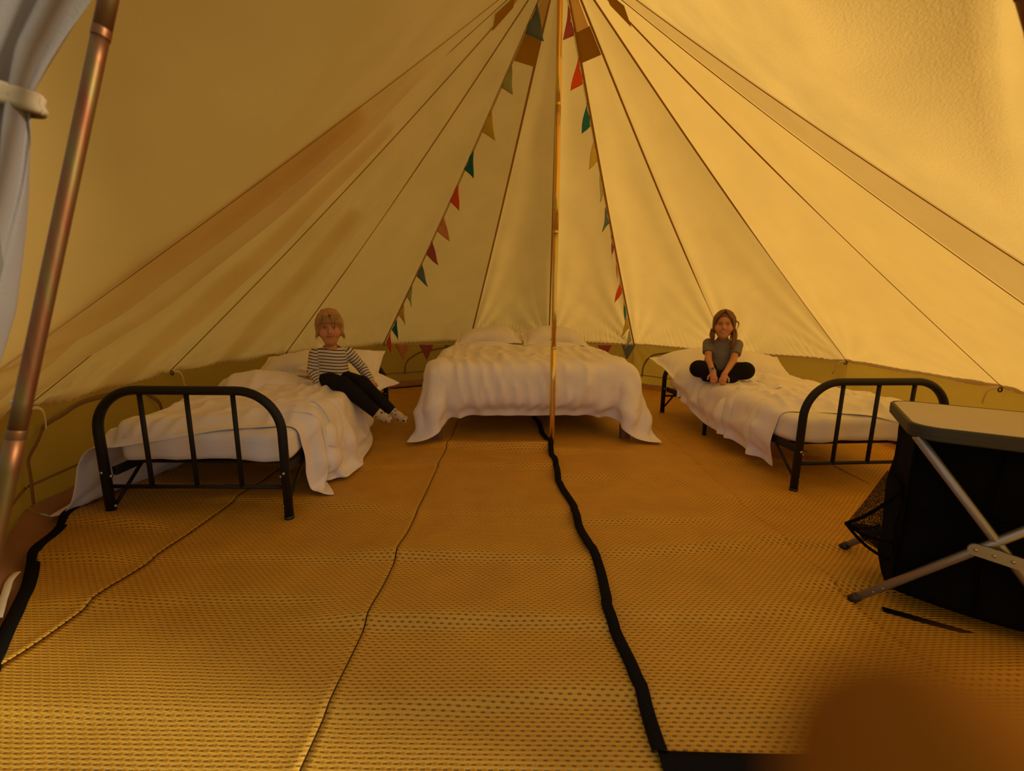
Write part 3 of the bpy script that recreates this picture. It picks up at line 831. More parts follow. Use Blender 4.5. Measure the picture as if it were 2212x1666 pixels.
LB, LR = np.array([-1.598, 2.175]), math.radians(1.0)
RB, RR = np.array([2.172, 2.640]), math.radians(4.7)
KB, KR = np.array([.168, 3.555]), math.radians(2.6)
single_bed(LB, LR, 'black tubular single bed frame under the boy in stripes')
single_bed(RB, RR, 'black tubular single bed frame under the girl, beside the camping cupboard')
mattress('mattress', LB, LR, .435, .075, 1.93, .285, .455, 'white sheeted mattress behind the left footboard bars', seed=3)
mattress('mattress', RB, RR, .435, .075, 1.93, .285, .455, 'white sheeted mattress behind the right footboard bars', seed=6)

kb = tag(empty('bed_frame', (KB[0], KB[1], 0), KR), 'low brown timber bed base on square posts at the back centre', 'bed frame')
for sx in (-1, 1):
    for y in (.045, 1.96):
        box('post_leg', (sx * .775, y, .185), (.075, .075, .35), M['wood'], kb, bevel=.006)
    box('side_rail', (sx * .775, .98, .325), (.03, 1.88, .09), M['wood'], kb)
box('end_rail', (0, 0.075, .325), (1.48, .03, .09), M['wood'], kb); box('end_rail', (0, 1.96, .325), (1.48, .03, .09), M['wood'], kb)
for i in range(9): box('slat', (0, .12 + i * .215, .362), (1.5, .075, .018), M['wood'], kb, bevel=.002)
mattress('mattress', KB, KR, .79, .01, 1.98, .372, .60, 'wide white mattress under the central duvet', seed=8)

def sheet_grid(x0, x1, y0, y1, n, m, z, noise, seed, squeeze=1.0):
    r = np.random.RandomState(seed)
    x = np.linspace(x0, x1, n)[:, None] + np.zeros((1, m)); y = np.linspace(y0, y1, m)[None] + np.zeros((n, 1))
    P = np.stack([x, y, np.full((n, m), z)], -1)
    nz = Noise3(seed, 16, 2.0); nz2 = Noise3(seed + 1, 16, 5.0)
    P[..., 2] += noise * (nz(P) + .6 * nz2(P)); c = np.array([(x0 + x1) / 2, (y0 + y1) / 2, 0])
    P[..., :2] = (P[..., :2] - c[:2]) * squeeze + c[:2]
    return P, ((x1 - x0) / (n - 1), (y1 - y0) / (m - 1)), (x1 - x0, y1 - y0)

# central duvet
P0, rest, size = sheet_grid(-1.20, 1.23, -.36, 1.52, 100, 86, .70, .012, 21, .955)
P = drape(P0, rest, boxes=[((0, .995, .47), (.81, .985, .145), .06), ((-.775, 0, .19), (.05, .05, .19), .02), ((.775, 0, .19), (.05, .05, .19), .02)], ells=[((-.37, 1.66, .62), (.38, .27, .12)), ((.37, 1.66, .62), (.38, .27, .12))],
          floor=.05, steps=120, seed=1)
P = smooth2(P, 1)
tag(puffed('duvet', to_world(P, KB, KR), size, puff=.05, seed=31, crease=.026), 'crumpled white duvet spread over the wide central bed', 'duvet', 'white duvets')
def bed_pt(org, rz, x, y, z):
    c, s = math.cos(rz), math.sin(rz); return (org[0] + c * x - s * y, org[1] + s * x + c * y, z)
pillow('pillow', bed_pt(KB, KR, -.37, 1.70, .695), (math.radians(10), math.radians(-3), KR), (.76, .48, .27), 'plump white pillow on the left side of the central bed', 4)
pillow('pillow', bed_pt(KB, KR, .39, 1.70, .695), (math.radians(10), math.radians(3), KR + .04), (.76, .48, .27), 'plump white pillow on the right side of the central bed', 14)

# left duvet
def keep_in(P):
    # stays behind the foot hoop where it lies on the bed
    on = (np.abs(P[..., 0]) < .50)
    P[..., 1] = np.where(on & (P[..., 1] < .032), .032, P[..., 1]); return P
P0, rest, size = sheet_grid(-1.06, .88, -.02, 1.46, 92, 72, .56, .018, 41, .93)
sk = P0[..., 1].copy(); P0[..., 1] += .55 * sstep(.30, .80, P0[..., 0]) * (1 - sk / 1.5)
P = drape(P0, rest, boxes=[((0, 1.0, .37), (.438, .925, .085), .045), ((0, 1.0, .27), (.450, .95, .05), .02)], ells=[((-.28, 1.30, .50), (.25, .30, .10)), ((-.50, .10, .22), (.11, .40, .17))], floor=.04, steps=120, extra=keep_in)
P = smooth2(P, 1)
tag(puffed('duvet', to_world(P, LB, LR), size, puff=.075, seed=33, lump=.016, crease=.024), 'rumpled white duvet on the left bed, corner hanging to the floor', 'duvet', 'white duvets')
pillow('pillow', bed_pt(LB, LR, .17, 1.80, .575), (math.radians(36), math.radians(5), LR + .08), (.60, .40, .19), 'white pillow propped against the left headboard behind the boy', 24)
pillow('pillow', bed_pt(LB, LR, .30, 1.47, .525), (math.radians(8), math.radians(20), LR - .35), (.66, .46, .19), 'white pillow lying beside the boy, sliding off the bed edge', 25)
pillow('pillow', bed_pt(LB, LR, -.24, 1.66, .58), (math.radians(20), math.radians(-6), LR), (.60, .42, .16), 'white pillow heaped at the left back corner beside canvas wall', 27)

# right duvet
P0, rest, size = sheet_grid(-.74, .62, -.03, 1.62, 74, 86, .56, .020, 61, .93)
P0[..., 1] += 0.42 * sstep(.1, -.55, P0[..., 0]) * (1 - P0[..., 1] / 1.62)
P = drape(P0, rest, boxes=[((0, 1.0, .37), (.438, .925, .085), .045), ((0, 1.0, .27), (.450, .95, .05), .02)], ells=[((-.30, 1.42, .50), (.24, .22, .08))], floor=.04, steps=120, extra=keep_in)
P = smooth2(P, 1)
tag(puffed('duvet', to_world(P, RB, RR), size, puff=.06, seed=35, lump=.013, crease=.026), 'creased white duvet on the right bed with hem hanging over its side', 'duvet', 'white duvets')
pillow('pillow', bed_pt(RB, RR, -.27, 1.74, .565), (math.radians(16), math.radians(-6), RR + .12), (.72, .46, .20), 'long white pillow at the head of the right bed, beside the girl', 28)
pillow('pillow', bed_pt(RB, RR, .26, 1.62, .555), (math.radians(22), math.radians(6), RR - .10), (.62, .44, .21), 'white pillow behind the girl next to the canvas wall', 29)

# ------------------------------------------------------------------ camping cupboard
def cupboard():
    A_ = np.array([.85, -.527, 0]); A_ /= np.linalg.norm(A_); B_ = np.array([-A_[1], A_[0], 0]); O = np.array([1.255, 1.50, 0.])
    ax = np.stack([A_, B_, [0, 0, 1.]])
    rz = math.atan2(A_[1], A_[0])
    t = tag(empty('camping_cupboard', tuple(O), rz), 'folding camping cupboard with pale top, grey tube legs and black fabric body', 'cupboard')
    Ln, Dp, TOP = .80, .50, .746
    def rrect(x0, x1, y0, y1, r, n=10):
        pts = []
        for (cx, cy, a0) in ((x1 - r, y1 - r, 0), (x0 + r, y1 - r, 90), (x0 + r, y0 + r, 180), (x1 - r, y0 + r, 270)):
            for k in range(n + 1):
                a = math.radians(a0 + 90 * k / n); pts.append((cx + r * math.cos(a), cy + r * math.sin(a)))
        return np.array(pts)
    def slab(name, ring, prof, mat, parent, cap=True):
        """stack of inset rings: prof = (inset scale in metres, z)"""
        c = ring.mean(0); k = len(ring); V = []; Fc = []
        for (ins, z) in prof:
            d = ring - c; l = np.linalg.norm(d, axis=1)[:, None]; p = c + d * (1 - ins / l); V.append(np.c_[p, np.full(k, z)])
        V = np.concatenate(V)
        for q in range(len(prof) - 1):
            for i in range(k): Fc.append((q * k + i, q * k + (i + 1) % k, (q + 1) * k + (i + 1) % k, (q + 1) * k + i))
        if cap: Fc.append(tuple(range((len(prof) - 1) * k, len(prof) * k))); Fc.append(tuple(range(k))[::-1])
        o = new_obj(name, mesh_of(name, V, Fc), mat, parent, smooth=False); return o
    ring = rrect(.085, Ln, 0, Dp, .075)
    top = slab('table_top', ring, [(.012, TOP - .006), (.012, TOP - .001), (.014, TOP)], M['table_top'], t)
    slab('edge_moulding', ring, [(.006, TOP - .045), (.001, TOP - .040), (.001, TOP - .030), (.0, TOP - .028), (.0, TOP - .004), (.003, TOP), (.010, TOP + .0015), (.0125, TOP)], M['edge'], t, cap=False)
    slab('under_panel', ring, [(.02, TOP - .040), (.02, TOP - .010)], M['black_plastic'], t)
    # crossed legs, front and back
    for y, yf, s in ((.035, .085, 1), (.43, .53, -1)):
        for (xa, xb) in ((.108, .62), (.66, .02)):
            top_p = np.array([xa, y, .705]); foot = np.array([xb, yf if xb < .1 else yf, .03])
            if xa > .5: top_p = np.array([.66, y - s * .004, .705])
            e = empty('leg'); e.parent = t
            tube('leg_tube', [top_p, foot], .0145, M['alu'], e, seg=16)
            dr = (foot - top_p) / np.linalg.norm(foot - top_p)
            tube('foot_cap', [foot - dr * .022, foot + dr * .012], .0165, M['black_plastic'], e, seg=14)
            for q in (.075, .11):
                c = foot - dr * q + np.array([0, -s * .0135, .004]); tube('rivet', [c, c + [0, -s * .004, 0]], .0035, M['steel'], e, seg=8)
    # pivot plate where the front legs cross
    c = np.array([.345, .048, .345]); d = np.array([.19, 0, -.03]); d = d / np.linalg.norm(d)
    pl = empty('pivot_plate'); pl.parent = t
    k = 10; outl = []
    for i in range(k + 1): a = math.pi / 2 + math.pi * i / k; outl.append((math.cos(a) * .020 - .045, math.sin(a) * .020))
    for i in range(k + 1): a = -math.pi / 2 + math.pi * i / k; outl.append((math.cos(a) * .020 + .085, math.sin(a) * .020))
    n_ = len(outl); V = []
    for yy in (-.004, .004): V += [c + d * u + np.array([d[2] * -1, 0, d[0]]) * w + [0, yy - .018, 0] for u, w in outl]
    Fc = [tuple(range(n_)), tuple(range(n_, 2 * n_))[::-1]] + [(i, i + n_, (i + 1) % n_ + n_, (i + 1) % n_) for i in range(n_)]
    new_obj('plate', mesh_of('plate', V, Fc), M['alu'], pl, smooth=False)
    for u in (-.045, 0.0, .045, .085):
        p = c + d * u + np.array([0, -.022, 0]); tube('rivet', [p, p + [0, -.004, 0]], .005, M['steel'], pl, seg=10)
    # hanging fabric body: four soft panels and a floor
    e = empty('fabric_body'); e.parent = t
    x0, x1, y0, y1, zb, zt = .125, .74, .105, .425, .10, .712
    nz = Noise3(77, 14, 3.2)
    def cloth(p0, p1, nrm, sagz=.0, name='fabric_panel'):
        u = np.linspace(0, 1, 34)[:, None]; v = np.linspace(0, 1, 34)[None]
        P = np.asarray(p0) + (np.asarray(p1) - np.asarray(p0)) * u[..., None] + 0 * v[..., None]
        P = P + np.stack([0 * v + 0 * u, 0 * v + 0 * u, (zt - zb) * v + 0 * u], -1)
        P[..., 2] -= .03 * np.sin(math.pi * u) * (1 - v)
        P = P + np.asarray(nrm) * (.010 * nz(P) * np.sin(math.pi * v) - .014 * np.sin(math.pi * u) * np.sin(math.pi * v))[..., None]
        return grid_obj(name, P, M['black_fabric'], e, thick=.004)
    cloth((x0, y0, zb), (x1, y0, zb), (0, -1, 0)); cloth((x0, y1, zb), (x0, y0, zb), (-1, 0, 0)); cloth((x1, y0, zb), (x1, y1, zb), (1, 0, 0)); cloth((x1, y1, zb), (x0, y1, zb), (0, 1, 0))
    for z in (zb, .42): box('shelf', ((x0 + x1) / 2, (y0 + y1) / 2, z + .004), (x1 - x0 - .01, y1 - y0 - .01, .008), M['black_fabric'], e)
    tube('fabric_piping', [(x0 + .22, y0 - .008, zt - .03), (x0 + .215, y0 - .014, .45), (x0 + .225, y0 - .010, zb)], .004, M['black_fabric'], e, seg=6)
    tube('fabric_piping', [(x0, y0 - .004, zt), (x0 - .006, y0 - .006, .45), (x0, y0 - .004, zb)], .005, M['black_fabric'], e, seg=6)
    box('strap', (.42, .09, .018), (.62, .03, .006), M['black_fabric'], e, ax=np.array([[1, 0, 0], [0, 1, 0], [0, 0, 1]]))
    # side netting pocket sagging outwards
    pk = empty('net_pocket'); pk.parent = t
    tip = np.array([-.02, .24, .262]); ta = np.array([.112, .13, .475]); tb = np.array([.112, .40, .47]); ba = np.array([.112, .13, .20]); bb = np.array([.112, .40, .22])
    def tri(a, b, c, name):
        n2 = 16; V = []; idx = {}; Fc = []
        for i in range(n2 + 1):
            for j in range(n2 + 1 - i):
                q = 1 - (i + j) / n2; p = a * q + b * (i / n2) + c * (j / n2)
                w = 27 * q * (i / n2) * (j / n2); p = p + np.array([-.012, 0, -.012]) * w + .004 * np.array([1, 0, 1]) * math.sin(9 * i / n2 + 5 * j / n2)
                idx[i, j] = len(V); V.append(p)
        for i in range(n2):
            for j in range(n2 - i):
                Fc.append((idx[i, j], idx[i + 1, j], idx[i, j + 1]))
                if j < n2 - i - 1: Fc.append((idx[i + 1, j], idx[i + 1, j + 1], idx[i, j + 1]))
        return new_obj(name, mesh_of(name, V, Fc), M['net'], pk)
    tri(ta, tip, tb, 'net_panel'); tri(ta, ba, tip, 'net_panel'); tri(tip, ba, bb, 'net_panel')
    def trim(a, b, sag):
        f = np.linspace(0, 1, 14)[:, None]; p = a + (b - a) * f; p[:, 2] -= sag * np.sin(math.pi * f[:, 0]); tube('net_trim', p, .006, M['black_fabric'], pk, seg=8)
    trim(ta, tip, .02); trim(tip, ba + [0, 0, .07], .015); trim(tip, ba, .02); trim(tip, bb, .02)
cupboard()

# ------------------------------------------------------------------ people: smooth-blended solids turned into one skin
def surface_nets(F, xs, ys, zs):
    ins = F < 0
    c8 = [(0,0,0),(1,0,0),(0,1,0),(1,1,0),(0,0,1),(1,0,1),(0,1,1),(1,1,1)]
    n = np.array(F.shape) - 1
    cnt = np.zeros(n, np.int8)
    for (a, b, c) in c8: cnt += ins[a:a + n[0], b:b + n[1], c:c + n[2]]
    I, J, K = np.nonzero((cnt > 0) & (cnt < 8))
    val = [F[I + a, J + b, K + c] for a, b, c in c8]
    pos = [np.stack([xs[I + a], ys[J + b], zs[K + c]], 1) for a, b, c in c8]
    acc = np.zeros((len(I), 3)); w = np.zeros(len(I))
    for p, q in ((0,1),(2,3),(4,5),(6,7),(0,2),(1,3),(4,6),(5,7),(0,4),(1,5),(2,6),(3,7)):
        m = (val[p] < 0) != (val[q] < 0); t = val[p] / np.where(np.abs(val[p] - val[q]) < 1e-9, 1, val[p] - val[q])
        acc += np.where(m[:, None], pos[p] + t[:, None] * (pos[q] - pos[p]), 0); w += m
    V = acc / w[:, None]; idx = -np.ones(n, int); idx[I, J, K] = np.arange(len(I))
    faces = []
    for ax in range(3):
        a = np.take(ins, np.arange(n[ax]), ax); b = np.take(ins, np.arange(1, n[ax] + 1), ax)
        G = np.argwhere(a != b); o = [k for k in range(3) if k != ax]
        ok = (G[:, o[0]] > 0) & (G[:, o[1]] > 0) & (G[:, o[0]] < n[o[0]]) & (G[:, o[1]] < n[o[1]]); G = G[ok]
        def cell(d0, d1):
            H = G.copy(); H[:, o[0]] -= d0; H[:, o[1]] -= d1; return idx[H[:, 0], H[:, 1], H[:, 2]]
        q = np.stack([cell(1, 1), cell(0, 1), cell(0, 0), cell(1, 0)], 1)
        fl = a[G[:, 0], G[:, 1], G[:, 2]]
        if ax == 1: fl = ~fl
        q = np.where(fl[:, None], q, q[:, ::-1]); faces.append(q)
    Fc = np.concatenate(faces); return V, Fc[(Fc >= 0).all(1)]

def smin(a, b, k):
    h = np.clip(.5 + .5 * (b - a) / k, 0, 1); return b + (a - b) * h - k * h * (1 - h)
class Field:
    def __init__(self, lo, hi, step, dense=(), dstep=None):
        self.ax = []
        for q in range(3):
            pts = [lo[q]]; 
            while pts[-1] < hi[q]:
                d = step
                for (dl, dh) in dense:
                    if dl[q] - .01 <= pts[-1] <= dh[q] + .01: d = dstep
                pts.append(pts[-1] + d)
            self.ax.append(np.array(pts, np.float32))
        self.X, self.Y, self.Z = np.meshgrid(*self.ax, indexing='ij')
        self.F = np.full(self.X.shape, 1., np.float32)
    def cone(self, a, b, ra, rb):
        a = np.asarray(a, np.float32); d = np.asarray(b, np.float32) - a; l2 = float(d @ d) + 1e-9
        px, py, pz = self.X - a[0], self.Y - a[1], self.Z - a[2]
        h = np.clip((px * d[0] + py * d[1] + pz * d[2]) / l2, 0, 1)
        return np.sqrt((px - h * d[0]) ** 2 + (py - h * d[1]) ** 2 + (pz - h * d[2]) ** 2) - (ra + (rb - ra) * h)
    def ell(self, c, r):
        px, py, pz = (self.X - c[0]) / r[0], (self.Y - c[1]) / r[1], (self.Z - c[2]) / r[2]
        k0 = np.sqrt(px * px + py * py + pz * pz); k1 = np.sqrt((px / r[0]) ** 2 + (py / r[1]) ** 2 + (pz / r[2]) ** 2) + 1e-6
        return k0 * (k0 - 1) / k1
    def plane(self, p, n):
        n = np.asarray(n, float); n = n / np.linalg.norm(n); return (self.X - p[0]) * n[0] + (self.Y - p[1]) * n[1] + (self.Z - p[2]) * n[2]
    def add(self, d, k=.02): self.F = smin(self.F, d, k)
    def sub(self, d, k=.01): self.F = -smin(-self.F, d, k)
    def mesh(self): return surface_nets(self.F, *self.ax)

def relax(V, Fc, it=2):
    for _ in range(it):
        S = np.zeros_like(V); C = np.zeros(len(V))
        for k in range(4):
            np.add.at(S, Fc[:, k], V[Fc[:, (k + 1) % 4]]); np.add.at(C, Fc[:, k], 1)
            np.add.at(S, Fc[:, (k + 1) % 4], V[Fc[:, k]]); np.add.at(C, Fc[:, (k + 1) % 4], 1)
        V = .5 * V + .5 * S / np.maximum(C, 1)[:, None]
    return V

def solid_obj(name, field, mat, parent, it=2, color=None, attr=None):
    V, Fc = field.mesh(); V = relax(V, Fc, it)
    me = mesh_of(name, V, Fc); o = new_obj(name, me, mat, parent)
    if color is not None:
        c = color(V); ca = me.color_attributes.new('Col', 'FLOAT_COLOR', 'POINT')
        ca.data.foreach_set('color', np.c_[c, np.ones(len(c))].astype(np.float32).ravel())
    if attr is not None:
        at = me.attributes.new('stripe', 'FLOAT', 'POINT'); at.data.foreach_set('value', attr(V).astype(np.float32))
    return o

def skin_mat():
    m, nt, out = nodes_of('skin'); b = N(nt, 'ShaderNodeBsdfPrincipled'); a = N(nt, 'ShaderNodeVertexColor'); a.layer_name = 'Col'
    L(nt, a.outputs['Color'], b.inputs['Base Color']); b.inputs['Roughness'].default_value = .55
    b.inputs['Subsurface Weight'].default_value = .0; b.inputs['Specular IOR Level'].default_value = .35
    L(nt, b.outputs[0], out.inputs['Surface']); return m
M['skin'] = skin_mat()
def stripe_mat(name, c0, c1, period, duty, soft=.04, noise=0., bump=.2):
    m, nt, out = nodes_of(name); b = N(nt, 'ShaderNodeBsdfPrincipled'); a = N(nt, 'ShaderNodeAttribute'); a.attribute_name = 'stripe'
    f = math_node(nt, 'FRACT', math_node(nt, 'DIVIDE', a.outputs['Fac'], period))
    d = math_node(nt, 'ABSOLUTE', math_node(nt, 'SUBTRACT', f, .5))
    r = N(nt, 'ShaderNodeMapRange'); r.inputs['From Min'].default_value = duty / 2 - soft; r.inputs['From Max'].default_value = duty / 2 + soft
    L(nt, d, r.inputs['Value'])
    mx = N(nt, 'ShaderNodeMix', data_type='RGBA'); L(nt, r.outputs['Result'], mx.inputs['Factor']); mx.inputs['A'].default_value = rgba(c1); mx.inputs['B'].default_value = rgba(c0)
    L(nt, mx.outputs['Result'], b.inputs['Base Color']); b.inputs['Roughness'].default_value = .85; b.inputs['Specular IOR Level'].default_value = .2
    vec = coords(nt); nz = N(nt, 'ShaderNodeTexNoise', Scale=22., Detail=3.); L(nt, vec, nz.inputs['Vector'])
    bp = N(nt, 'ShaderNodeBump', Strength=bump, Distance=.02); L(nt, nz.outputs['Fac'], bp.inputs['Height']); L(nt, bp.outputs['Normal'], b.inputs['Normal'])
    L(nt, b.outputs[0], out.inputs['Surface']); return m
M['breton'] = stripe_mat('striped_jersey', (.66, .60, .50), (.035, .018, .022), .0215, .30)
M['marl'] = stripe_mat('grey_marl_rib', (.30, .27, .24), (.11, .095, .085), .0095, .5, soft=.2)
M['trousers'] = principled('black_cotton', (.011, .009, .008), .9, bump=.5, bscale=18, spec=.15)
M['hair_blond'] = principled('blond_hair', (.50, .29, .10), .5, amt=.35, nscale=30, stretch=(1, 1, .25), bump=.5, bscale=60, spec=.4)
M['hair_brown'] = principled('light_brown_hair', (.20, .09, .03), .5, amt=.4, nscale=30, stretch=(1, 1, .25), bump=.5, bscale=60, spec=.4)
M['watch_strap'] = principled('lilac_strap', (.42, .30, .36), .6); M['watch_face'] = principled('dark_glass', (.01, .01, .012), .15)
def sock_mat():
    m, nt, out = nodes_of('patterned_sock'); b = N(nt, 'ShaderNodeBsdfPrincipled'); vec = coords(nt, (38, 38, 38))
    v = N(nt, 'ShaderNodeTexVoronoi', Scale=1.0); nz = N(nt, 'ShaderNodeTexNoise', Scale=2.2); L(nt, vec, v.inputs['Vector']); L(nt, vec, nz.inputs['Vector'])
    d = math_node(nt, 'ADD', v.outputs['Distance'], math_node(nt, 'MULTIPLY', nz.outputs['Fac'], .5))
    r = N(nt, 'ShaderNodeMapRange'); r.inputs['From Min'].default_value = .58; r.inputs['From Max'].default_value = .63; L(nt, d, r.inputs['Value'])
    mx = N(nt, 'ShaderNodeMix', data_type='RGBA'); L(nt, r.outputs['Result'], mx.inputs['Factor']); mx.inputs['A'].default_value = (.03, .025, .03, 1); mx.inputs['B'].default_value = (.50, .40, .26, 1)
    L(nt, mx.outputs['Result'], b.inputs['Base Color']); b.inputs['Roughness'].default_value = .9; L(nt, b.outputs[0], out.inputs['Surface']); return m
M['sock'] = sock_mat()

def head(fd, c, w=1.0, smile=.0):
    c = np.asarray(c, float); f = lambda x, y, z: c + np.array([x * w, y * w, z * w])
    fd.add(fd.ell(f(0, .012, .030), (.077 * w, .090 * w, .080 * w)), .02)
    fd.add(fd.ell(f(0, -.018, -.048), (.058 * w, .062 * w, .062 * w)), .04)
    fd.add(fd.ell(f(0, -.045, -.088), (.024 * w, .025 * w, .020 * w)), .03)
    for s in (-1, 1):
        fd.add(fd.ell(f(s * .038, -.056, -.030), (.028 * w, .026 * w, .026 * w)), .025)
        fd.add(fd.ell(f(s * .078, .010, -.012), (.010 * w, .022 * w, .029 * w)), .008)
        fd.sub(fd.ell(f(s * .029, -.098, .004), (.021 * w, .024 * w, .013 * w)), .012)
        fd.add(fd.ell(f(s * .029, -.068, .003), (.0145 * w, .0135 * w, .0105 * w)), .004)
        fd.add(fd.cone(f(s * .012, -.090, .024), f(s * .045, -.078, .022), .007 * w, .005 * w), .014)
    fd.add(fd.cone(f(0, -.080, .012), f(0, -.100, -.024), .006 * w, .0105 * w), .016)
    for s in (-1, 1): fd.add(fd.ell(f(s * .010, -.090, -.026), (.007 * w, .007 * w, .006 * w)), .008)
    # lips
    M_ = [f(-.026, -.066, -.046 + smile * .4), f(-.012, -.079, -.053), f(0, -.083, -.055), f(.012, -.079, -.053), f(.026, -.066, -.046 + smile * .4)]
    for a, b in zip(M_[:-1], M_[1:]):
        fd.add(fd.cone(a + [0, 0, .004], b + [0, 0, .004], .0045 * w, .0045 * w), .006); fd.add(fd.cone(a - [0, 0, .006], b - [0, 0, .006], .005 * w, .005 * w), .008)
    for a, b in zip(M_[:-1], M_[1:]): fd.sub(fd.cone(a + [0, -.006, -.0005], b + [0, -.006, -.0005], .0022 + .3 * smile * .01, .0022 + .3 * smile * .01), .003)
    return M_

def seg_dist(V, a, b):
    a = np.asarray(a); d = np.asarray(b) - a; h = np.clip(((V - a) @ d) / (d @ d), 0, 1); return np.linalg.norm(V - a - h[:, None] * d, axis=1)

def face_color(c, w, mouth, base, brow, teeth):
    c = np.asarray(c, float); f = lambda x, y, z: c + np.array([x * w, y * w, z * w])
    def fn(V):
        col = np.tile(np.array(base), (len(V), 1))
        def paint(mask, k): col[:] = col * (1 - mask[:, None]) + np.array(k) * mask[:, None]
        front = sstep(c[1] - .02, c[1] - .05, V[:, 1]) * (V[:, 2] > c[2] - .12)
        for s in (-1, 1): paint(.35 * np.exp(-(np.linalg.norm(V - f(s * .04, -.07, -.028), axis=1) / .022) ** 2), (.75, .24, .14))
        paint(.25 * np.exp(-(np.linalg.norm(V - f(0, -.1, -.022), axis=1) / .012) ** 2), (.75, .26, .15))
        dm = np.min([seg_dist(V, a, b) for a, b in zip(mouth[:-1], mouth[1:])], 0)
        paint(sstep(.0105, .006, dm) * front, (.46, .13, .09))
        inner = np.min([seg_dist(V, a, b) for a, b in zip(mouth[1:-2], mouth[2:-1])], 0)
        paint(sstep(.0052, .003, dm) * front, (.14, .03, .02))
        if teeth: paint(sstep(.007, .004, inner) * front, (.62, .52, .42))
        for s in (-1, 1):
            e = f(s * .029, -.080, .003)
            q = (V - e) / np.array([.0125, .02, .0052]); paint(sstep(1.15, .85, np.linalg.norm(q, axis=1)), (.50, .42, .34))
            paint(sstep(.0062, .004, np.linalg.norm(((V - e) * [1, .3, 1]), axis=1)), (.035, .025, .02))
            d = seg_dist(V * [1, .4, 1], f(s * .013, -.09, .0115) * [1, .4, 1], f(s * .044, -.08, .0085) * [1, .4, 1]); paint(.75 * sstep(.0045, .002, d) * front, (.09, .04, .02))
            d = seg_dist(V * [1, .4, 1], f(s * .012, -.09, .0265) * [1, .4, 1], f(s * .046, -.08, .0255) * [1, .4, 1]); paint(.55 * sstep(.0065, .003, d) * front, brow)
        return col
    return fn

def hand_prims(w, d, n, side, k=1.0, curl=.5):
    w, d, n = (np.asarray(q, float) for q in (w, d, n)); d = d / np.linalg.norm(d); n = n - d * (n @ d); n = n / np.linalg.norm(n); t = np.cross(d, n) * side
    out = [(w, w + d * .03 * k, .0175 * k, .018 * k, .01)]
    for q in (-1, 0, 1): out.append((w + d * .02 * k + t * q * .009 * k, w + d * .050 * k + t * q * .013 * k, .0135 * k, .0115 * k, .008))
    for i, ln in enumerate((.044, .050, .047, .036)):
        b = w + d * (.052 - .003 * abs(i - 1)) * k + t * (.020 - .0135 * i) * k
        p1 = b + (d * math.cos(curl * .5) - n * math.sin(curl * .5)) * ln * .5 * k
        p2 = p1 + (d * math.cos(curl * 1.5) - n * math.sin(curl * 1.5)) * ln * .5 * k
        out += [(b, p1, .0075 * k, .0068 * k, .0025), (p1, p2, .0068 * k, .0058 * k, .002)]
    tb = w + d * .014 * k + t * .016 * k; p1 = tb + (t * .8 + d * .6 - n * .25) * .026 * k; p2 = p1 + (d * .9 + t * .25 - n * .3) * .022 * k
    out += [(tb, p1, .0095 * k, .008 * k, .006), (p1, p2, .008 * k, .0065 * k, .002)]
    return out

def tufts(roots, seed, r0=.007):
    """tapered locks: list of polylines"""
    parts = []
    for P in roots:
        P = np.asarray(P, float); f = np.linspace(0, 1, 9); k = np.linspace(0, 1, len(P))
        c = np.stack([np.interp(f, k, P[:, q]) for q in range(3)], 1); c[1:-1] = (c[:-2] + 2 * c[1:-1] + c[2:]) / 4
        parts.append(tube_data(c, np.interp(f, [0, .3, 1], [r0 * .7, r0, r0 * .15]), 6))
    return parts

def person(org, yaw, label, k=1.0, seat=.47):
    o = empty('person', (org[0], org[1], seat * (1 - k)), yaw); o.scale = (k, k, k)
    return tag(o, label, 'person')

BODY_SKIN = (.58, .27, .13)
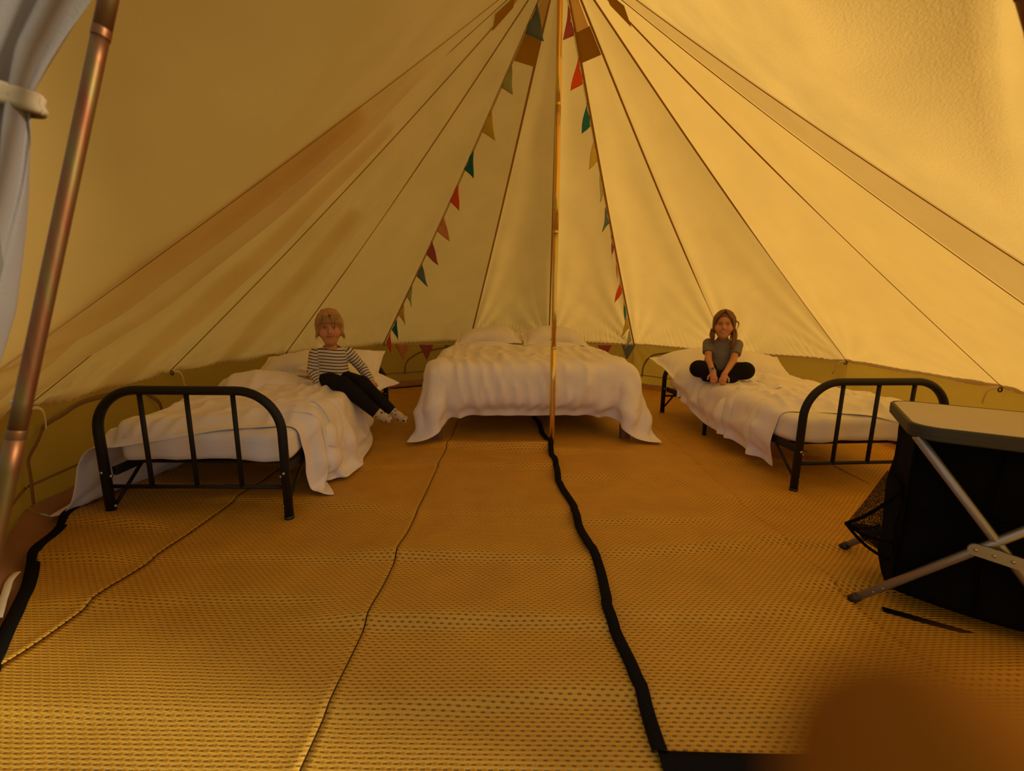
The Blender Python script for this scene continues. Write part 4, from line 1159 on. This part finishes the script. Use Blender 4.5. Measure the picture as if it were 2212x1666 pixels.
# ---- boy on the left bed
def boy():
    p = person((-1.335, 3.34, 0.), math.atan2(1.335, 3.34), 'blond boy in striped top and black trousers sitting on the left bed', 1.07)
    hc = np.array([-.004, -.012, .900]); hl, hr = np.array([-.052, -.01, .535]), np.array([.062, -.01, .535])
    k1, a1, t1 = np.array([.055, -.26, .545]), np.array([.250, -.27, .350]), np.array([.325, -.315, .305])
    k2, a2, t2 = np.array([.175, -.20, .535]), np.array([.355, -.20, .335]), np.array([.440, -.245, .275])
    sl, el, wl = np.array([-.105, 0, .722]), np.array([-.130, .0, .605]), np.array([-.075, -.085, .505])
    sr, er, wr = np.array([.110, 0, .722]), np.array([.195, .02, .610]), np.array([.245, -.04, .525])
    fd = Field((-.22, -.36, .26), (.50, .14, 1.03), .0055, [(hc - [.095, .12, .13], hc + [.095, .12, .13])], .0028)
    fd.add(fd.ell((.005, 0, .55), (.095, .078, .08))); fd.add(fd.ell((.003, 0, .655), (.085, .065, .10)), .04); fd.add(fd.ell((.003, 0, .715), (.095, .055, .05)), .04)
    fd.add(fd.cone((.0, .005, .735), (-.002, .0, .82), .033, .031), .02)
    for a, b, c, s in ((sl, el, wl, -1), (sr, er, wr, 1)):
        fd.add(fd.cone(a, b, .032, .026), .02); fd.add(fd.cone(b, c, .026, .018), .01)
        for (q0, q1, r0, r1, kk) in hand_prims(c, c - b + np.array([0, -.03, -.05]), (0, 0, 1), -s, .95, .5): fd.add(fd.cone(q0, q1, r0, r1), kk)
    for h, k, a, t in ((hl, k1, a1, t1), (hr, k2, a2, t2)):
        fd.add(fd.cone(h, k, .062, .044), .02); fd.add(fd.cone(k, a, .043, .028), .015); fd.add(fd.cone(a, t, .027, .020), .012)
    mouth = head(fd, hc, 1.0, .006)
    solid_obj('body', fd, M['skin'], p, 1, face_color(hc, 1.0, mouth, BODY_SKIN, (.30, .15, .05), False))
    # striped top
    fd = Field((-.22, -.20, .44), (.36, .14, .82), .0045)
    sh = fd.cone
    fd.add(fd.ell((.005, 0, .56), (.108, .090, .085))); fd.add(fd.ell((.003, 0, .655), (.097, .078, .11)), .04); fd.add(fd.ell((.003, 0, .722), (.105, .064, .05)), .04)
    fd.add(fd.cone((0, .004, .74), (0, .002, .785), .052, .043), .02)
    for a, b, c in ((sl, el, wl), (sr, er, wr)):
        arm = smin(fd.cone(a, b, .042, .036), fd.cone(b, c + (c - b) * .1, .036, .029), .012)
        fd.add(arm, .018)
    for c, b in ((wl, el), (wr, er)):
        cut = fd.plane(c + (c - b) * .08, c - b); near = fd.cone(c, c + (c - b) * .6, .06, .06); fd.F = np.where(near < 0, np.maximum(fd.F, cut), fd.F)
    fd.sub(fd.ell((-.002, -.022, .788), (.054, .062, .040)), .004)
    fd.F = np.maximum(fd.F, -fd.plane((0, 0, .495), (0, .15, 1)))
    def stripe(V):
        z = V[:, 2] + .006 * np.sin(20 * V[:, 0])
        for a, b, c in ((sl, el, wl), (sr, er, wr)):
            d1, d2 = seg_dist(V, a, b), seg_dist(V, b, c); l1 = np.linalg.norm(b - a); l2 = np.linalg.norm(c - b)
            s1 = a[2] - ((V - a) @ (b - a)) / l1; s2 = a[2] - l1 - ((V - b) @ (c - b)) / l2
            tor = np.abs(V[:, 0]) < .088
            arm = (np.minimum(d1, d2) < .050) & ~tor; z = np.where(arm, np.where(d1 < d2, s1, s2), z)
        return z + 1.0
    solid_obj('striped_top', fd, M['breton'], p, 2, attr=stripe)['label'] = 'cream long sleeved top with dark stripes'
    a = np.linspace(0, 2 * math.pi, 30, endpoint=False)
    tube('collar', np.stack([-.001 + .053 * np.cos(a), .0 + .050 * np.sin(a) - .006, .763 + .018 * np.sin(a)], 1), .0065, principled('collar_rib', (.55, .45, .33), .9), p, seg=8, closed=True)
    # trousers
    fd = Field((-.18, -.35, .30), (.42, .12, .66), .0048)
    fd.F = np.maximum(fd.ell((.005, 0, .535), (.108, .090, .072)), fd.plane((0, 0, .575), (0, .0, 1)))
    for h, k, an in ((hl, k1, a1), (hr, k2, a2)):
        leg = smin(fd.cone(h, k, .070, .053), fd.cone(k, an + (an - k) * .1, .053, .039), .012); leg = np.maximum(leg, fd.plane(an + (an - k) * .02, an - k)); fd.add(leg, .012)
    solid_obj('trousers', fd, M['trousers'], p, 2)['label'] = 'black trousers'
    for an, t, k in ((a1, t1, k1), (a2, t2, k2)):
        fd = Field(np.minimum(an, t) - .06, np.maximum(an, t) + .06, .0042); dr = (an - k) / np.linalg.norm(an - k)
        fd.add(fd.cone(an - dr * .035, an, .033, .034)); fd.add(fd.cone(an, t, .036, .027), .012); fd.add(fd.ell(an + np.array([-.0, .008, -.012]), (.034, .034, .034)), .01)
        solid_obj('sock', fd, M['sock'], p, 2)['label'] = 'cream sock with dark animal shapes'
    # hair: cap plus mop of locks
    fd = Field(hc - [.115, .13, .12], hc + [.115, .14, .145], .0042)
    cap = fd.ell(hc + [0, .014, .036], (.086, .102, .097)); cap = smin(cap, fd.ell(hc + [0, .055, -.025], (.075, .055, .075)), .03)
    for s in (-1, 1): cap = smin(cap, fd.ell(hc + [s * .073, -.002, .0], (.018, .042, .055)), .02)
    cap = -smin(-cap, fd.ell(hc + [0, -.095, -.022], (.062, .062, .060)), .012)
    th = np.arctan2(fd.X - hc[0], -(fd.Y - hc[1])); cap = cap - .0022 * np.sin(34 * th + 9 * (fd.Z - hc[2]) / .05)
    fd.F = cap
    V, Fc = fd.mesh(); V = relax(V, Fc, 1); parts = [(V, Fc)]
    rs = np.random.RandomState(4); roots = []
    for i in range(90):
        px_, py_ = .010 + rs.normal(0, .016), -.035 + rs.uniform(-.02, .05); part = hc + np.array([px_, py_, .036 + .088 * math.sqrt(max(.05, 1 - ((py_ - .014) / .102) ** 2 - (px_ / .086) ** 2))])       # fringe sweeping from the parting to both sides
        f = rs.uniform(-1, 1); s = 1 if f > 0 else -1; f = abs(f)
        e = hc + np.array([s * (.018 + .064 * f), -.100 + .062 * f ** 1.4, .040 - .034 * f + rs.uniform(-.012, .012)]); m = hc + np.array([s * (.012 + .058 * f), -.098 + .05 * f, .082 - .014 * f])
        roots.append([part, m + rs.normal(0, .005, 3) + [0, 0, .012], e + rs.normal(0, .006, 3)])
    for i in range(130):       # sides and back, curling out at the ends
        a = rs.uniform(math.radians(50), math.radians(310)); ca, sa = math.sin(a), -math.cos(a)
        up = hc + np.array([ca * .045, .012 + sa * .055, .104 + rs.uniform(-.01, .02)]); m = hc + np.array([ca * .088, .012 + sa * .104, .03 + rs.uniform(-.01, .01)])
        lowz = -.046 + .02 * math.cos(2 * a) + rs.uniform(-.016, .012); e = hc + np.array([ca * (.080 + rs.uniform(0, .018)), .015 + sa * .094, lowz])
        roots.append([up, m, hc + np.array([ca * .084, .013 + sa * .098, (lowz + .03) / 2]), e])
    V, Fc = join_data(parts + tufts(roots, 3, .0058))
    new_obj('hair', mesh_of('hair', V, Fc), M['hair_blond'], p)['label'] = 'tousled blond hair'
boy()

# ---- girl on the right bed
def girl():
    p = person((1.775, 3.84, 0.), -math.atan2(1.775, 3.84), 'girl in grey T-shirt and black leggings sitting cross-legged on the right bed', 1.04, .50)
    hc = np.array([.0, -.045, .945]); 
    sl, el, wl = np.array([-.102, -.005, .782]), np.array([-.092, -.115, .665]), np.array([-.045, -.268, .585])
    sr, er, wr = np.array([.108, -.005, .782]), np.array([.088, -.115, .660]), np.array([.036, -.275, .580])
    hl, hr = np.array([-.06, .0, .565]), np.array([.06, .0, .565])
    kl, kr = np.array([-.155, -.165, .592]), np.array([.178, -.155, .598]); al, ar = np.array([.03, -.205, .535]), np.array([-.02, -.175, .525])
    fl, fr = np.array([.11, -.20, .525]), np.array([-.10, -.17, .520])
    fd = Field((-.30, -.40, .44), (.32, .14, 1.08), .0055, [(hc - [.095, .12, .13], hc + [.095, .12, .13]), (np.array([-.07, -.37, .48]), np.array([.07, -.25, .60]))], .0028)
    fd.add(fd.ell((0, .01, .57), (.095, .078, .08))); fd.add(fd.ell((.0, .0, .69), (.078, .06, .11)), .04); fd.add(fd.ell((.003, -.005, .77), (.092, .052, .045)), .04)
    fd.add(fd.cone((.0, -.005, .79), (0, -.025, .87), .032, .030), .02)
    for a, b, c, s in ((sl, el, wl, -1), (sr, er, wr, 1)):
        fd.add(fd.cone(a, b, .031, .026), .02); fd.add(fd.cone(b, c, .027, .019), .01)
        for (q0, q1, r0, r1, kk) in hand_prims(c, np.array([-s * .012, -.035, -.060]), (0, -1, .5), -s, 1.0, .75): fd.add(fd.cone(q0, q1, r0, r1), kk)
    for h, k, a, f in ((hl, kl, al, fl), (hr, kr, ar, fr)):
        fd.add(fd.cone(h, k, .062, .05), .02); fd.add(fd.cone(k, a, .048, .03), .015); fd.add(fd.cone(a, f, .026, .02), .01)
    mouth = head(fd, hc, .98, .010)
    solid_obj('body', fd, M['skin'], p, 1, face_color(hc, .98, mouth, (.60, .28, .135), (.22, .10, .04), True))
    fd = Field((-.20, -.16, .52), (.21, .14, .87), .0045)
    fd.add(fd.ell((0, .01, .585), (.100, .086, .08))); fd.add(fd.ell((.0, .0, .69), (.089, .072, .115)), .04); fd.add(fd.ell((.003, -.005, .777), (.103, .062, .045)), .04)
    fd.add(fd.cone((0, -.006, .79), (0, -.012, .835), .050, .041), .02)
    for a, b in ((sl, el), (sr, er)):
        arm = fd.cone(a, a + (b - a) * .95, .046, .044); arm = np.maximum(arm, fd.plane(a + (b - a) * .58, b - a)); fd.add(arm, .014)
    fd.sub(fd.ell((0, -.035, .850), (.046, .055, .036)), .004)
    fd.F = np.maximum(fd.F, -fd.plane((0, 0, .545), (0, .1, 1)))
    solid_obj('t_shirt', fd, M['marl'], p, 2, attr=lambda V: V[:, 2] + .0015 * np.sin(160 * V[:, 0]) + 1.)['label'] = 'grey marl short sleeved T-shirt'
    a = np.linspace(0, 2 * math.pi, 30, endpoint=False)
    tube('collar', np.stack([.045 * np.cos(a), -.012 + .045 * np.sin(a), .820 + .016 * np.sin(a)], 1), .005, principled('grey_collar', (.22, .19, .165), .9), p, seg=8, closed=True)
    fd = Field((-.30, -.32, .44), (.32, .14, .68), .0048)
    fd.F = np.maximum(fd.ell((0, .01, .555), (.108, .090, .075)), fd.plane((0, 0, .625), (0, 0, 1)))
    for h, k, an, f in ((hl, kl, al, fl), (hr, kr, ar, fr)):
        fd.add(smin(smin(fd.cone(h, k, .074, .068), fd.cone(k, an, .062, .040), .015), fd.cone(an, f, .034, .027), .012), .014)
    solid_obj('leggings', fd, M['trousers'], p, 2)['label'] = 'black leggings'
    # watch
    d = (wl - el) / np.linalg.norm(wl - el); c = wl - d * .012; n0 = np.cross(d, [0, 0, 1.]); n0 /= np.linalg.norm(n0); b0 = np.cross(d, n0)
    wt = empty('wrist_watch', tuple(c)); wt.parent = p
    G = []
    for q, r in ((-.010, .0225), (-.009, .0255), (.009, .0248), (.010, .0215)):
        aa_ = np.linspace(0, 2 * math.pi, 25); G.append(d * q + r * (np.cos(aa_)[:, None] * n0 + np.sin(aa_)[:, None] * b0))
    grid_obj('watch_strap', np.stack(G, 1), M['watch_strap'], wt)
    f = np.array([0, -1, .6]); f = f - d * (f @ d); f /= np.linalg.norm(f); box('watch_case', f * .0265, (.024, .024, .007), M['watch_strap'], wt, ax=np.stack([np.cross(d, f), d, f]), bevel=.002)
    box('watch_face', f * .0305, (.018, .018, .002), M['watch_face'], wt, ax=np.stack([np.cross(d, f), d, f]), bevel=0)
    # hair parted in the middle, loose pigtails
    fd = Field(hc - [.115, .13, .14], hc + [.115, .14, .145], .0042)
    cap = fd.ell(hc + [0, .016, .033], (.080, .098, .087)); cap = smin(cap, fd.ell(hc + [0, .05, -.03], (.070, .058, .08)), .03)
    for s in (-1, 1): cap = smin(cap, fd.ell(hc + [s * .068, -.008, -.005], (.016, .036, .066)), .02)
    cap = -smin(-cap, fd.ell(hc + [0, -.100, -.012], (.066, .066, .082)), .010)
    th = np.arctan2(fd.X - hc[0], -(fd.Y - hc[1])); cap = cap - .0018 * np.sin(38 * th + 6 * (fd.Z - hc[2]) / .05)
    fd.F = cap; V, Fc = fd.mesh(); V = relax(V, Fc, 1); parts = [(V, Fc)]
    rs = np.random.RandomState(9); roots = []
    for i in range(60):
        s = rs.choice((-1, 1)); f = rs.uniform(0, 1); part = hc + np.array([s * .004, -.066 + .10 * f, .108 + .010 * math.sin(3 * f)])
        m = hc + np.array([s * (.050 + .022 * f), -.072 + .10 * f, .055]); e = hc + np.array([s * (.072 + .012 * f), -.045 + .09 * f, -.045 + rs.uniform(-.03, .02)])
        roots.append([part, m + rs.normal(0, .003, 3), hc + np.array([s * (.070 + .014 * f), -.055 + .09 * f, .01]), e])
    for s in (-1, 1):
        for i in range(22):
            o = rs.normal(0, .008, 3); ln = 1.0 if s > 0 else .55
            a0 = hc + np.array([s * .074, .0, -.04]) + o; a1 = hc + np.array([s * .082, -.03, -.085]) + o; a2 = hc + np.array([s * .072, -.055, -.085 - .055 * ln]) + o; a3 = hc + np.array([s * .066 + rs.uniform(-.012, .012), -.060, -.095 - .09 * ln + rs.uniform(-.015, .01)])
            roots.append([a0, a1, a2, a3])
    for i in range(1):
        s = 1; roots.append([hc + np.array([s * .07, -.03, .04]), hc + np.array([s * (.10 + rs.uniform(0, .01)), -.03, -.0 + rs.uniform(-.02, .02)]), hc + np.array([s * .088, -.035, -.05])])
    V, Fc = join_data(parts + tufts(roots, 5, .0065))
    new_obj('hair', mesh_of('hair', V, Fc), M['hair_brown'], p)['label'] = 'light brown hair in loose low bunches'
girl()

# ---- photographer's hand: the fingertip straying in front of the lens
def near_hand():
    def cam_pt(x, y, z): return np.array(cam.matrix_world @ Vector((x, y, z)))
    o0 = cam_pt(.05, -.05, .02)
    p = tag(empty('person', tuple(o0)), 'fingertip of the photographer, blurred orange shape in the bottom right corner', 'person')
    tip = cam_pt(.0345, -.0345, -.035); mid = cam_pt(.060, -.046, -.022); kn = cam_pt(.088, -.062, .004); palm = cam_pt(.098, -.075, .045); wrist = cam_pt(.095, -.105, .085)
    allp = np.stack([tip, mid, kn, palm, wrist]); lo = allp.min(0) - .06; hi = allp.max(0) + .06
    fd = Field(lo, hi, .0032)
    fd.add(fd.cone(tip, mid, .0128, .0118), .004); fd.add(fd.cone(mid, kn, .0095, .0105), .004); fd.add(fd.cone(kn, palm, .0105, .015), .006)
    right = np.array(cam.matrix_world.to_3x3() @ Vector((1, 0, 0))); up = np.array(cam.matrix_world.to_3x3() @ Vector((0, 1, 0))); back = np.array(cam.matrix_world.to_3x3() @ Vector((0, 0, 1)))
    for i, ln in enumerate((.95, .9, .75)):
        b = palm - up * .019 * (i + 1) - right * .002 * i; k1 = b - back * .040 * ln - right * .004; k2 = k1 - back * .004 - right * .028 * ln; k3 = k2 + back * .016 - right * .012 * ln
        fd.add(fd.cone(b, k1, .012, .010), .006); fd.add(fd.cone(k1, k2, .0098, .009), .003); fd.add(fd.cone(k2, k3, .009, .0078), .003)
    pc = palm - up * .03 + back * .03
    fd.add(fd.ell(pc, (.030, .042, .040)), .02); fd.add(fd.cone(pc, wrist, .027, .025), .02)
    tb = pc + back * .01 - right * .01; t1 = tb - right * .045 + up * .012; t2 = t1 - right * .028 - back * .012
    fd.add(fd.cone(tb, t1, .015, .0115), .01); fd.add(fd.cone(t1, t2, .0112, .009), .003)
    V, Fc = fd.mesh(); V = relax(V, Fc, 2) - o0
    me = mesh_of('hand', V, Fc); ob = new_obj('hand', me, principled('near_skin', (.26, .075, .005), .8, amt=.1, spec=.0), p)
near_hand()

# ------------------------------------------------------------------ strap left lying on the groundsheet
st = np.array([(-2.003, 1.668, .030), (-1.965, 1.602, .026), (-1.884, 1.505, .026), (-1.779, 1.396, .026)]); f = np.linspace(0, 1, 24); k_ = np.linspace(0, 1, len(st))
st = np.stack([np.interp(f, k_, st[:, q]) for q in range(3)], 1); st[:, 2] += .006 * np.sin(7 * f); org = st[0].copy()
so = ribbon(st - org, .024, np.array([0, 0, 3.]), .003, M['rope'], 'webbing_strap', None)
so.location = tuple(org)
tag(so, 'pale webbing strap lying on the brown groundsheet at the left edge', 'strap')
